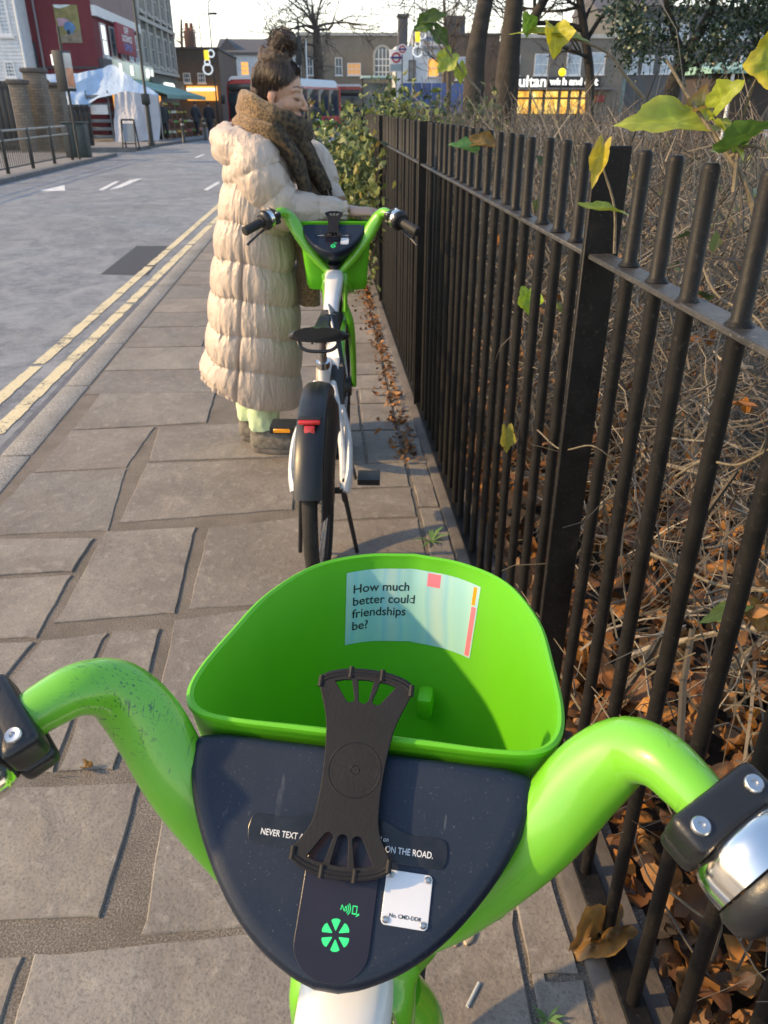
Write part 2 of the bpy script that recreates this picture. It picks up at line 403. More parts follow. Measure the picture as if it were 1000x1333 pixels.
for pl in ([(142,247),(170,234),(186,232),(158,244)],[(128,247),(150,236),(156,236),(134,248)],[(50,248),(84,241),(85,248),(65,249)],[(265,247),(284,236),(287,238),(270,248)]):
    obj('road_marking',ground_poly(pl,-.096),WHT,kind='structure',smooth=False)
for yy in (30,36,42,48): obj('road_marking',box(-4.55,-4.43,yy,yy+2,-.099,-.0955),WHT,kind='structure',smooth=False)
# gutter stones and drain cover by the kerb
gm=M('gutter',(.11,.11,.12),.6,var=.3,scale=9,bump=.4,bscale=120)
obj('gutter',strip(-1.76,-1.622,-6,26,-.0965,j=.006),gm,kind='structure',smooth=False)
# far pavement with kerb; it turns the corner into the side street
obj('far_pavement',box(-60,-7.6,-10,31.2,-.3,-.005),FARPAVE,kind='structure',smooth=False)
obj('far_pavement',box(-60,-7.6,35.2,59.5,-.3,0.0),FARPAVE,kind='structure',smooth=False)
DKERB=M('dark_kerb',(.10,.10,.105),.8,var=.3,scale=5)
obj('far_kerb',bbox(-7.598,-7.45,-10,31.2,-.3,.003,.02),DKERB,kind='structure')
obj('far_kerb',bbox(-7.598,-7.45,35.2,59.5,-.3,.006,.02),DKERB,kind='structure')
obj('park_ground',box(.60,60,-12,46,-.3,-.03),SOIL,kind='structure',smooth=False)
obj('lawn',box(5.5,60,5,46,-.29,-.02),GRASS,kind='structure',smooth=False)
obj('far_pavement',box(-60,120,92,130,-.3,.0),FARPAVE,kind='structure',smooth=False)
# ================================================================== FENCE
def fxl(y): return .53-.010*y
g=G('black_fence_paint'); co=g.coord(); f=g.noise(14,5,.65,co); d=g.noise(120,4,.7,co)
c=g.ramp(f,[(.35,(.005,.0048,.005)),(.6,(.010,.009,.0085)),(.78,(.024,.019,.016))]); c=g.mix(g.ramp(d,[(.58,(0,0,0)),(.74,(.6,.6,.6))]),c,(.06,.055,.05)); g.col(c)
g.set(Specular_IOR_Level=.24,Roughness=g.ramp(f,[(.3,(.42,.42,.42)),(.7,(.62,.62,.62))])); g.bump(d,.25,.003); FEN=g.m
g=G('fence_rail_paint'); co=g.coord(); f=g.noise(9,6,.7,co); d=g.noise(160,3,.7,co)
c=g.ramp(f,[(.35,(.022,.021,.021)),(.6,(.05,.047,.045)),(.75,(.10,.094,.09))]); g.col(g.mix(g.ramp(d,[(.6,(0,0,0)),(.7,(.5,.5,.5))]),c,(.25,.24,.22))); g.set(Roughness=.45); g.bump(d,.3,.003); RAILM=g.m
fence=thing('iron_fence','black painted iron railing with round bars running along the pavement in front of the hedge','fence',(fxl(1.49),1.49,0),math.atan(.010))
PAN=2.6; y0=-1.49-.0
posts=[-2.6,0,2.6,5.2,7.8,10.4]                                       # local y along the fence
for p in posts:
    obj('post',bbox(-.032,.036,p-.007,p+.007,-.1,1.437,.002,1),FEN,fence)
for a,b in zip(posts,posts[1:]):
    A=bev(box(-.023,.023,a+.0085,b-.0085,1.243,1.253),.002,1); obj('rail',A,RAILM,fence)
    obj('rail',bev(box(-.023,.023,a+.0085,b-.0085,.017,.027),.002,1),FEN,fence)
barmesh={}
def barbm():
    A=lathe([(.0005,1.436),(.0085,1.4355),(.0115,1.4325),(.0125,1.428),(.0125,1.262),(.0155,1.258),(.019,1.2535),(.0125,1.2525),(.0125,-.08)],14)
    return A
bm_me=None; k=0
for a,b in zip(posts,posts[1:]):
    n=18
    for i in range(1,n+1):
        yy=a+(b-a)*i/(n+1)
        if 1.49+yy<-.25: continue
        if bm_me is None:
            o=obj('bar',barbm(),FEN,fence); bm_me=o.data
        else:
            o=bpy.data.objects.new('bar',bm_me); link(o,fence)
        o.location=(random.uniform(-.0012,.0012),yy+random.uniform(-.003,.003),random.uniform(-.002,.002)); o.rotation_euler=(random.gauss(0,.0022),random.gauss(0,.0022),random.random()*6)
        k+=1
        if k>=92: break
    if k>=92: break
PLINTH=M('plinth_stone',(.085,.075,.07),.85,var=.35,scale=8,bump=.6,bscale=70)
pl=obj('stone_plinth',([Vector((x-.010*y,y,z)) for y in (-3,14) for x,z in ((.470,-.2),(.470,.010),(.478,.016),(.60,.016),(.60,-.2))],[(0,1,6,5),(1,2,7,6),(2,3,8,7),(3,4,9,8)]),PLINTH,label='low dark stone plinth at the foot of the black railing',category='plinth')
# ================================================================== BICYCLES
def m_green(name,c,rough,coat):
    g=G(name); co=g.coord(); f=g.noise(5,5,.6,co); sc=g.n('TexNoise'); sc.inputs['Scale'].default_value=1; sc.inputs['Detail'].default_value=5
    mp=g.n('Mapping'); mp.inputs['Scale'].default_value=(230,26,26); mp.inputs['Rotation'].default_value=(0,.6,.9); g.l(co,mp.inputs[0]); g.l(mp.outputs[0],sc.inputs['Vector'])
    msk=g.noise(9,3,.5,co); k=g.math('MULTIPLY',g.ramp(sc.outputs['Fac'],[(.64,(0,0,0)),(.70,(1,1,1))]),g.ramp(msk,[(.52,(0,0,0)),(.62,(.55,.55,.55))]))
    base=g.ramp(f,[(.3,tuple(x*.90 for x in c)),(.7,c)])
    # scuffed patch on the shoulder of the bar: dark gouges inside a limited area
    ds=g.n('VectorMath',operation='DISTANCE'); g.l(co,ds.inputs[0]); ds.inputs[1].default_value=(-.172,-.006,1.118); near_=g.ramp(ds.outputs['Value'],[(.022,(1,1,1)),(.062,(0,0,0))])
    wv=g.n('TexNoise'); wv.inputs['Scale'].default_value=1; wv.inputs['Detail'].default_value=6; wv.inputs['Distortion'].default_value=1.5; m2=g.n('Mapping'); m2.inputs['Scale'].default_value=(90,420,260); m2.inputs['Rotation'].default_value=(.3,.5,.6); g.l(co,m2.inputs[0]); g.l(m2.outputs[0],wv.inputs['Vector'])
    gouge=g.math('MULTIPLY',g.ramp(wv.outputs['Fac'],[(.60,(0,0,0)),(.63,(1,1,1))]),near_)
    m3=g.n('Mapping'); m3.inputs['Scale'].default_value=(300,22,60); m3.inputs['Rotation'].default_value=(.2,-.4,.5); g.l(co,m3.inputs[0]); scr2=g.noise(1,4,.55,m3.outputs[0],1.0); cr_=g.math('MULTIPLY',g.ramp(g.noise(1,7,.62,None),[(1,(0,0,0)),(1,(0,0,0))]) if False else g.ramp(scr2,[(.625,(0,0,0)),(.645,(1,1,1))]),g.math('MULTIPLY',g.ramp(ds.outputs['Value'],[(.05,(1,1,1)),(.11,(0,0,0))]),g.ramp(g.noise(22,3,.6,co),[(.48,(0,0,0)),(.56,(1,1,1))])))
    base=g.mix(k,base,(.03,.12,.03)); base=g.mix(g.math('MULTIPLY',g.math('MAXIMUM',gouge,cr_),.8),base,(.015,.07,.03)); g.col(base); g.set(Roughness=g.math('ADD',g.math('MULTIPLY',f,.14),rough-.07),Coat_Weight=coat,Coat_Roughness=.08); return g.m
GREEN=m_green('green_gloss_paint',(.150,.47,.022),.33,.6)
g=G('green_basket_plastic'); co=g.coord(); f=g.noise(420,2,.6,co); b=g.noise(6,4,.6,co); g.col(g.ramp(b,[(.3,(.098,.42,.006)),(.7,(.112,.47,.008))])); g.set(Roughness=.5,Subsurface_Weight=.0); g.bump(f,.05,.002); BASK=g.m
g=G('dark_plastic'); co=g.coord(); f=g.noise(8,5,.65,co); s=g.n('TexNoise'); mp=g.n('Mapping'); mp.inputs['Scale'].default_value=(160,14,60); mp.inputs['Rotation'].default_value=(.2,.3,1.0); g.l(co,mp.inputs[0]); g.l(mp.outputs[0],s.inputs['Vector']); s.inputs['Scale'].default_value=1
dust=g.noise(500,2,.7,co); k=g.math('MULTIPLY',g.ramp(s.outputs['Fac'],[(.66,(0,0,0)),(.70,(1,1,1))]),g.ramp(f,[(.5,(0,0,0)),(.62,(.4,.4,.4))]))
c=g.ramp(f,[(.3,(.005,.010,.022)),(.7,(.009,.016,.034))]); c=g.mix(k,c,(.16,.17,.18)); c=g.mix(g.ramp(dust,[(.66,(0,0,0)),(.74,(.35,.35,.35))]),c,(.2,.19,.18)); g.col(c); g.set(Specular_IOR_Level=.38,Roughness=g.ramp(f,[(.3,(.36,.36,.36)),(.7,(.48,.48,.48))])); g.bump(dust,.08,.001); DARKP=g.m
BLK=M('black_rubber',(.013,.013,.014),.62,var=.3,scale=30,bump=.25,bscale=300)
BLKP=M('black_plastic',(.012,.013,.016),.36,var=.25,scale=20,bump=.08,bscale=300)
STRAP=M('silicone_strap',(.007,.007,.009),.62,spec=.3,var=.25,scale=40,bump=.1,bscale=400)
SCREEN=M('display_plastic',(.010,.007,.014),.3,var=.2)
WHITE=M('white_frame_paint',(.66,.66,.66),.32,var=.05,scale=7,coat=.4)
CHROME=M('chrome',(.78,.77,.75),.16,metal=1,var=.06,scale=6)
STEEL=M('bright_steel',(.55,.55,.56),.33,metal=1,var=.15,scale=80)
ALUP=M('plate_aluminium',(.62,.63,.66),.42,metal=.35,var=.08,scale=12)
RED=M('red_lens',(.50,.012,.012),.25,var=.1,coat=.5)
AMB=M('amber_reflector',(.75,.30,.01),.3,coat=.4)
INK=M('sticker_ink',(.012,.02,.018),.5)
WINK=M('white_lettering',(.62,.64,.66),.5,var=.1)
GLOW=M('green_light',(.01,.1,.03),.5,emis=((.02,.85,.22),.85))
BATT=M('battery_case',(.035,.037,.04),.4,var=.2)
BATW=M('battery_lid',(.62,.62,.62),.4,var=.05)
LBL=M('warning_label_film',(.010,.011,.014),.25,var=.5,scale=60)
TYRE=M('tyre_rubber',(.018,.017,.016),.85,var=.3,scale=40,bump=.6,bscale=160)
g=G('holographic_film'); co=g.coord(); w=g.n('TexWave'); w.inputs['Scale'].default_value=6; w.inputs['Distortion'].default_value=2.5; w.inputs['Detail'].default_value=2; g.l(co,w.inputs[0])
g.col(g.ramp(w.outputs['Fac'],[(0,(.30,.56,.56)),(.45,(.36,.60,.57)),(.7,(.28,.54,.62)),(1,(.42,.60,.58))])); g.set(Roughness=.35,Coat_Weight=.3); FILM=g.m
g=G('painted_pink_shine'); g.col((.8,.18,.24)); g.set(Roughness=.35); PINK=g.m  # flat pink for the highlights painted on the sticker
# face frame of the console: origin mid top edge, x right, y up the slope, z out of the face
Vv=Vector((0,.126,.09)).normalized(); Nn=Vector((0,-Vv.z,Vv.y))
FM=Matrix((Vector((1,0,0)),Vv,Nn)).transposed().to_4x4(); FM.translation=Vector((0,0,1.075))
def FMz(z,u=0,v=0,rot=0): return FM@Matrix.Translation((u,v,z))@Matrix.Rotation(rot,4,'Z')
def face_outline(k=1.0,dv=0,n=8):
    h=[(.004,.108),(-.001,.1275),(-.012,.130),(-.03,.1265),(-.06,.1135),(-.09,.0945),(-.115,.0735),(-.134,.0505),(-.147,.026),(-.1525,.008)]
    h=cr(h,4); R=[(q[1]*k,q[0]*1+dv) for q in h]; L=[(-x,y) for x,y in reversed(R)]
    return L+R
def wheel(name,parent,c,r):
    w=obj(name,lathe([(r-.075,-.018),(r-.052,-.016),(r-.040,-.013),(r-.040,.013),(r-.052,.016),(r-.075,.018)],40,axisM(c,(1,0,0))) if False else lathe([(.022,-.05),(.045,-.048),(.045,.048),(.022,.05)],20,axisM(c,(1,0,0))),BLKP,parent)
    prof=[]
    R=[]
    def torus(rad,ra,rb,seg=56,sec=12):
        v=[];f=[]
        for i in range(seg):
            a=2*math.pi*i/seg
            for j in range(sec):
                b=2*math.pi*j/sec; rr=rad+ra*math.cos(b)
                v.append(Vector((c[0]+rb*math.sin(b),c[1]+rr*math.cos(a),c[2]+rr*math.sin(a))))
                f.append((i*sec+j,i*sec+(j+1)%sec,((i+1)%seg)*sec+(j+1)%sec,((i+1)%seg)*sec+j))
        return (v,f)
    obj('tyre',torus(r-.024,.024,.024),TYRE,w); obj('rim',torus(r-.055,.012,.013),BLKP,w)
    sp=vfs()
    for i in range(28):
        a=2*math.pi*i/28+.05; s=1 if i%2 else -1; a2=a+(.35 if (i//2)%2 else -.35)
        add(sp,tube((c[0]+s*.03,c[1]+.04*math.cos(a2),c[2]+.04*math.sin(a2)),(c[0],c[1]+(r-.06)*math.cos(a),c[2]+(r-.06)*math.sin(a)),.0011,seg=5))
    obj('spokes',sp,STEEL,w); return w
def arc_guard(c,r,a0,a1,hw,depth,n=30):
    rings=[]
    for i in range(n+1):
        a=math.radians(a0+(a1-a0)*i/n); d=(math.cos(a),math.sin(a)); ring=[]
        for (x,rr) in ((-hw,r-depth),(-hw,r-.01),(-hw*.75,r),(0,r+.006),(hw*.75,r),(hw,r-.01),(hw,r-depth),(hw-.003,r-depth),(hw-.003,r-.012),(hw*.7,r-.004),(0,r+.002),(-hw*.7,r-.004),(-hw+.003,r-.012),(-hw+.003,r-depth)):
            ring.append(Vector((c[0]+x,c[1]+d[0]*rr,c[2]+d[1]*rr)))
        rings.append(ring)
    return loft(rings,True)
def slices(n,r0,r1,cut=.0011):
    out=[]
    for k in range(n):
        a0=2*math.pi*k/n; a1=2*math.pi*(k+1)/n; am=(a0+a1)/2; pts=[]
        gap=cut
        def pt(rad,a): return (rad*math.cos(a),rad*math.sin(a))
        da=gap/r1; N=6
        for i in range(N+1):
            a=a0+da*1.6+(a1-a0-3.2*da)*i/N; pts.append(pt(r1*(1-.06*abs(2*i/N-1)**4),a))
        for i in range(3):
            a=a1-gap/r0*1.1-(a1-a0-2.2*gap/r0)*i/2; pts.append(pt(r0,a))
        out.append(pts)
    return out
def make_bike(label):
    B=thing('electric_bicycle',label,'bicycle',group='green and white hire bicycles parked in a line on the pavement')
    # ---- console
    o=face_outline(); 
    def ring(k,kv,z,dv=0): return [FM@Vector((x*k,(y+.06)*kv-.06+dv,z)) for x,y in o]
    rings=[ring(.62,.62,-.135,.02),ring(.80,.80,-.07,.006),ring(.985,.985,-.030),ring(1.0,1.0,-.019),ring(1.0,1.0,-.008),ring(.972,.968,-.0015),ring(.93,.925,.0008),ring(.86,.85,.0)]
    A=loft(rings,True); cons=obj('console',A,DARKP,B)
    # display strip set in the lower middle of the face
    pl=rrect(.0445,.094,.0215,10,.0025,-.0995)
    pl=[( (.0005+.0255*math.copysign(1,x-.0025)*min(1,abs(x-.0025)/.0222)), y) for x,y in pl]
    disp=obj('display',flat([pl],FMz(.0006),.0007,.0003),SCREEN,B)
    lime=slices(6,.0028,.0098); obj('light_logo',flat(lime,FMz(.0017,.0022,-.1183,.12),.0001),GLOW,disp,smooth=False)
    nf=[]
    for k in range(3):
        r=.0024+.0013*k; pts=[(r*math.cos(a),r*math.sin(a)) for a in np.linspace(-.8,.8,7)]+[((r-.0005)*math.cos(a),(r-.0005)*math.sin(a)) for a in np.linspace(.8,-.8,7)]; nf.append([(x+.0052,y-.1018) for x,y in pts])
    nf.append([(.0112,-.1045),(.0145,-.1045),(.0145,-.0992),(.0112,-.0992)]); nf.append([(.0117,-.1038),(.0140,-.1038),(.0140,-.0998),(.0117,-.0998)])
    nf.append([(.0139,-.1060),(.0163,-.1046),(.0160,-.1034),(.0152,-.1040)])
    obj('contactless_symbol',flat(nf,FMz(.0017),.0001),GLOW,disp,smooth=False)
    obj('contactless_symbol',text('N',.0048,FMz(.0017,.0048,-.1018,-.2),.0001),GLOW,disp,smooth=False)
    # number plate
    pm=FMz(.0006,.0472,-.0908,-.005)
    plate=obj('number_plate',flat([rrect(.0315,.0335,.003)],pm,.0006,.0002),ALUP,B)
    obj('plate_number',text('No. CMD-DD8',.0034,pm@Matrix.Translation((0,-.0108,.0010)),.00005,.00005),INK,plate,smooth=False)
    for sx in (-1,1):
        for sy in (-1,1): obj('screw',lathe([(.0005,.0022),(.0008,.0022),(.0009,.0012),(.0013,.0012),(.0014,.0023),(.0021,.0018),(.0024,.0006)],14,pm@Matrix.Translation((sx*.0128,sy*.0138,.0004))),STEEL,plate)
    # warning label: recessed lozenge with raised middle
    wl_=[]
    for q in cr([(-.0715,-.0595),(-.0695,-.0515),(-.0615,-.0500),(-.045,-.0505),(-.033,-.0465),(-.02,-.0420),(0,-.0405),(.02,-.0420),(.033,-.0465),(.045,-.0505),(.0615,-.0500),(.0695,-.0515),(.0715,-.0595),(.0695,-.0675),(.0615,-.0690),(.03,-.0695),(0,-.0695),(-.03,-.0695),(-.0615,-.0690),(-.0695,-.0675),(-.0715,-.0595)],3)[:-1]: wl_.append((q[0],q[1]))
    lab=obj('warning_label',flat([wl_],FMz(.0004),.0006,.0003),LBL,B)
    obj('lettering',text('NEVER TEXT AND RIDE. KEEP YOUR EYES ON THE ROAD.',.0060,FMz(.0015,0,-.0615),.00005,.00006,.80),WINK,lab,smooth=False)
    obj('lettering',text('Use your phone only when parked on',.0046,FMz(.0015,.001,-.0553),.00005,.00003,.82),WINK,lab,smooth=False)
    # phone holder: silicone strap with fan-shaped ends
    def edge(side):
        pts=[(.0352,.0462),(.0262,.0225),(.0232,.006),(.0215,-.0135),(.0214,-.034),(.0240,-.053),(.0345,-.0700)]
        q=cr(pts,5); return [(side*a[0],a[1]) for a in q]
    R=edge(1); Lf=edge(-1)
    top=[(x,y) for x,y in [( .0352*math.cos(t)/1.0, .0462+.0112*math.sin(t)) for t in np.linspace(math.radians(8),math.radians(172),14)]]
    bot=[(-.0345*math.cos(t),-.0705-.0118*math.sin(t)) for t in np.linspace(math.radians(8),math.radians(172),14)]
    outl=[(a[0],a[1]) for a in reversed(R)]+top+list(Lf)+bot
    holes=[]
    def fan(cy,yo,rO,sg,n=3):
        # windows between the fingers
        for k in range(n):
            a0=-.0255+.0172*k; a1=a0+.0158
            f0,f1=a0*.60,a1*.60; ym=(f0+f1)/2
            arc=lambda x: cy+sg*(rO*math.sqrt(max(1-(x/.036)**2,0)))
            o_=[(a0+.0012,arc(a0)-sg*.0052),((a0+a1)/2,arc((a0+a1)/2)-sg*.0050),(a1-.0012,arc(a1)-sg*.0052)]
            i_=[(f1-.0006,yo+sg*.003),(f1-.0022,yo+sg*.0008),(ym,yo),(f0+.0022,yo+sg*.0008),(f0+.0006,yo+sg*.003)]
            holes.append(o_+i_)
    fan(.0462,.0335,.0112,1); fan(-.0705,-.0560,.0118,-1)
    st=obj('phone_holder',flat([outl]+holes,FMz(.0135),.0012,.0005),STRAP,B)
    # beads along the fan edges, rings and spokes in the middle
    rp=[(x,y,.0) for x,y in top]; A=vfs()
    for arcpts,ribs in ((top,((-.0125,.0566),(.0115,.0566),(-.0345,.0475),(.0345,.0475))),(bot,((-.0115,-.0815),(.0115,-.0815),(.0335,-.0725),(-.0335,-.0725)))):
        A=vfs()
        for off in (-.0013,.0013):
            add(A,sweep([(*(FMz(.0145)@Vector((x,y+off,0))),.0019,.0016) for x,y in arcpts],8))
        for x,y in ribs:
            add(A,sweep([(*(FMz(.0148)@Vector((x,y-.0042,0))),.0022,.002),(*(FMz(.0152)@Vector((x,y+.0042,0))),.0021,.002)],8))
        obj('fan_rib',A,STRAP,st)
    A=vfs(); cpt=FMz(.0148,.0008,-.0135)
    for rad,rr in ((.0190,.0008),(.0030,.0008)):
        add(A,sweep([(*(cpt@Vector((rad*math.cos(t),rad*math.sin(t),0))),rr,rr) for t in np.linspace(0,2*math.pi,33)],6))
    for k in range(7):
        t=2*math.pi*k/7+.3; add(A,tube(cpt@Vector((.0045*math.cos(t),.0045*math.sin(t),0)),cpt@Vector((.0155*math.cos(t),.0155*math.sin(t),0)),.0005,seg=5))
    for k in range(7):
        t0=2*math.pi*k/7+.3+.16; t1=t0+.58; add(A,sweep([(*(cpt@Vector((.0160*math.cos(t),.0160*math.sin(t),0))),.0005,.0005) for t in np.linspace(t0,t1,5)],5))
    obj('wheel_emblem',A,STRAP,st)
    # mounting foot between strap and console
    obj('holder_foot',lathe([(.012,-.002),(.012,.0125)],20,FMz(0,.0008,-.0135)),STRAP,st)
    # ---- handlebar: one fat swept tube
    half=[(0,-.040,.893,.014,.014),(.020,-.040,.895,.014,.014),(.040,-.034,.910,.0145,.015),(.080,-.030,.955,.020,.018),(.113,-.023,1.000,.024,.019),(.139,-.015,1.041,.0275,.020),(.164,-.003,1.082,.0278,.0205),(.185,-.003,1.111,.0240,.0195),(.202,-.018,1.124,.0200,.0185),(.218,-.035,1.122,.0180,.0172),(.232,-.050,1.116,.0165,.0165),(.245,-.063,1.110,.0160,.0160)]
    full=[(-x,y,z,a,b) for x,y,z,a,b in reversed(half[1:])]+half
    obj('handlebar',sweep(cr(full,5),22,up=Nn),GREEN,B)
    for s in (-1,1):
        a=Vector((s*.232,-.050,1.116)); d=Vector((s*.013,-.0135,-.0058)).normalized()
        up=(Vector((0,-.35,.94))-d*Vector((0,-.35,.94)).dot(d)).normalized(); sd=d.cross(up)
        CM=Matrix((sd,up,d)).transposed().to_4x4(); CM.translation=a+d*.004
        bm=bev(box(-.034,.034,-.006,.0215,-.0135,.0135),.006,3); bm.transform(CM); clamp=obj('clamp',bm,BLKP,B)
        bm=bev(box(-.031,.031,-.026,-.0085,-.0135,.0135),.006,3); bm.transform(CM); obj('clamp_base',bm,BLKP,clamp)
        for k in (-1,1):
            obj('screw',lathe([(.0005,.0008),(.0020,.0008),(.0023,.0026),(.0050,.0030),(.0058,.0022),(.0060,.0)],18,CM@Matrix.Translation((k*.0225,.0210,0))@Matrix.Rotation(-math.pi/2,4,'X')),STEEL,clamp)
        # chrome twist bell then grip
        bell=obj('bell',lathe([(.0155,.0120),(.0275,.0125),(.0325,.0155),(.0352,.0205),(.0364,.028),(.0364,.0365),(.035,.0375),(.017,.0375)],36,CM),CHROME,B)
        obj('bell_collar',lathe([(.017,.038),(.0372,.038),(.0392,.0415),(.0388,.050),(.034,.057),(.026,.0605),(.017,.0615)],36,CM),BLKP,bell)
        obj('grip',lathe([(.012,.06),(.0212,.0615),(.0205,.066),(.0172,.068),(.0180,.085),(.0178,.125),(.0186,.148),(.0165,.153),(.004,.155)],22,CM),BLK,B)
        # brake lever
        P0=a+d*.02-up*.024; q=[(*(P0),.009,.007),(*(P0+d*.018-sd*s*-.0-up*.008+Vector((0,.028,0))),.008,.006),(*(P0+d*.07-up*.016+Vector((0,.034,0))),.0055,.004),(*(P0+d*.125-up*.030+Vector((0,.026,0))),.0055,.004),(*(P0+d*.14-up*.036+Vector((0,.024,0))),.006,.005)]
        obj('brake_lever',sweep(cr(q,4),10,up=up),BLKP,B)
    # ---- basket
    hr=[(.0,.0085),(.05,.0085),(.10,.0085),(.130,.014),(.1455,.033),(.1495,.068),(.144,.127),(.133,.200),(.102,.270),(.054,.306),(0,.318)]
    rz=lambda y: -.003-.085*y
    hr=cr(hr,5); rimR=[(q[0],q[1]) for q in hr]; rim=rimR+[(-x,y) for x,y in reversed(rimR[1:-1])]
    def br(k,z,dx=0,y0=.05):
        out=[]
        for x,y in rim:
            t=k; yy=y*(1-.50*t)+.052*t; xx=x*(1-.16*t); r=math.hypot(xx,yy-.12)+1e-6; t=min(t,1)
            out.append(Vector((xx+dx*xx/r,yy+dx*(yy-.12)/r,z+rz(y)*(1-t))))
        return out
    depth=.285; R=[]
    R.append(br(1.0,1.088-depth,-.02)); R.append(br(1.0,1.088-depth+.004,-.006)); R.append(br(.96,1.088-depth+.02,0))
    for k in np.linspace(.9,.0,9): R.append(br(k,1.083-depth*k,0))
    R.append(br(0,1.0850,.0018)); R.append(br(0,1.0890,.0018)); R.append(br(0,1.0905,-.0010)); R.append(br(0,1.0890,-.0040)); R.append(br(0,1.083,-.0048))
    for k in np.linspace(.1,.88,9): R.append(br(k,1.083-depth*k,-.0048))
    R.append(br(.96,1.088-depth+.024,-.012)); R.append(br(.98,1.088-depth+.012,-.04))
    bk=obj('basket',loft(R,True),BASK,B)
    # hook lug on the inner wall behind the console
    obj('basket_lug',bbox(.016,.034,.222,.25,.905,.935,.006,2),BASK,bk)
    # sticker following the inside of the far wall
    def wallpt(x,z,off=.0056):
        k=(1.083-.028-z)/(depth-.028); t=k; ys=[]
        best=None
        for i in range(len(rimR)-1):
            xa,xb=rimR[i][0]*(1-.16*t),rimR[i+1][0]*(1-.16*t)
            if rimR[i][1]<.1: continue
            if (abs(x)-xa)*(abs(x)-xb)<=0:
                u=(abs(x)-xa)/(xb-xa+1e-9); y=rimR[i][1]*(1-u)+rimR[i+1][1]*u; best=y*(1-.50*t)+.052*t
        yy=best; nx=Vector((-x,.12-yy,0)); nx.normalize()
        return Vector((x,yy,z))+nx*off
    STK=[(-.073,1.046),(.078,1.046),(.072,.970),(-.071,.970)]
    def stq(u,v,off=.0056):   # u along, v down
        xa=STK[0][0]*(1-v)+STK[3][0]*v; xb=STK[1][0]*(1-v)+STK[2][0]*v; z=STK[0][1]*(1-v)+STK[3][1]*v
        return wallpt(xa+(xb-xa)*u,z,off)
    def grid(u0,u1,v0,v1,nu,nv,off):
        v=[stq(u0+(u1-u0)*i/nu,v0+(v1-v0)*j/nv,off) for j in range(nv+1) for i in range(nu+1)]
        return (v,[(j*(nu+1)+i,j*(nu+1)+i+1,(j+1)*(nu+1)+i+1,(j+1)*(nu+1)+i) for j in range(nv) for i in range(nu)])
    stk=obj('sticker',grid(0,1,0,1,24,10,.0052),FILM,bk)
    obj('painted_shine',grid(.955,.99,.3,.98,2,8,.0054),PINK,stk); obj('painted_shine',grid(.60,.70,.02,.20,4,3,.0054),PINK,stk)  # highlights on the film, painted as pink and amber patches
    obj('painted_shine',grid(.952,.978,.03,.28,2,4,.0054),AMB,stk)
    def bent_text(body,u,v,h,sx):
        me=text(body,1.0,Matrix.Identity(4),.0,.012,sx,'LEFT')
        for vx in me.vertices:
            x,y=vx.co.x,vx.co.y; vx.co=stq(u+x*h/.152,v-y*h/.074,.0055)
        return me
    for i,s in enumerate(('How much','better could','friendships','be?')):
        obj('sticker_lettering',bent_text(s,.045,.25+.170*i,.0122,1.18),INK,stk,smooth=False)
    # ---- frame
    fp=[(0,-.045,.895,.034,.016),(0,-.070,.878,.037,.026),(0,-.13,.845,.035,.034),(.0,-.24,.805,.030,.036),(0,-.36,.72,.031,.042),(0,-.50,.575,.032,.045),(0,-.58,.455,.033,.045),(0,-.62,.38,.034,.04)]
    fr=obj('frame',sweep(cr(fp,6),20,up=(0,.6,.8),p=2.8),WHITE,B)
    obj('head_tube',tube((0,-.035,.93),(0,.03,.70),.026,.026,16),BLKP,B)
    A=vfs()
    for s in (-1,1):
        q=[(s*.034,-.50,.52,.018,.026),(s*.062,-.64,.49,.018,.034),(s*.090,-.79,.46,.015,.040),(s*.098,-.90,.385,.013,.034),(s*.090,-.945,.335,.012,.022)]
        add(A,sweep(cr(q,5),12,up=(0,0,1)))
        q=[(s*.03,-.64,.62,.013,.016),(s*.052,-.74,.56,.013,.016),(s*.074,-.86,.45,.012,.016),(s*.08,-.94,.345,.012,.016)]
        add(A,sweep(cr(q,5),10,up=(0,0,1)))
    add(A,tube((0,-.60,.40),(0,-.665,.70),.022,.02,14)); add(A,tube((0,-.655,.62),(0,-.5,.66),.018,.02,12))
    obj('rear_stay',A,WHITE,fr)
    bt=obj('battery',sweep([(*Vector((.008,-.335,.79)),.044,.026),(*Vector((.010,-.36,.772)),.052,.034),(*Vector((.012,-.50,.625)),.054,.036),(*Vector((.012,-.585,.515)),.052,.034),(*Vector((.012,-.60,.49)),.044,.022)],20,up=(0,.7,.7),p=5),BATT,B)
    obj('battery_lid',sweep([(*Vector((.010,-.345,.818)),.034,.006),(*Vector((.012,-.50,.664)),.038,.008),(*Vector((.012,-.545,.612)),.036,.006)],16,up=(0,.7,.7),p=6),BATW,bt)
    obj('battery_lock',bbox(-.03,.03,-.592,-.582,.545,.562,.003,1),STEEL,bt)
    # ---- seat
    obj('seat_post',tube((0,-.645,.62),(0,-.70,.80),.0155,.0155,16),STEEL,B)
    obj('seat_clamp',lathe([(.019,-.014),(.024,-.012),(.024,.012),(.019,.014)],18,axisM((0,-.665,.70),(0,-.30,.95))),CHROME,B)
    # saddle: two wings joining into a nose, with a hole between
    rings=[]; N=26
    def sad(y):
        t=(y+.80)/.27   # 0 back .. 1 nose
        hw=.105*(1-t)**.55*(1-.15*math.exp(-((t)/.05)**2)) if t<.999 else .012
        hw=max(.105*math.cos(min(t/.55,1)*math.pi/2)**1.2 if t<.55 else 0,.026-.008*max(t-.6,0))
        if t<.08: hw*=.80+.20*(t/.08)**.5
        return hw
    ysn=np.linspace(-.80,-.53,N)
    v=vfs(); pr=[]
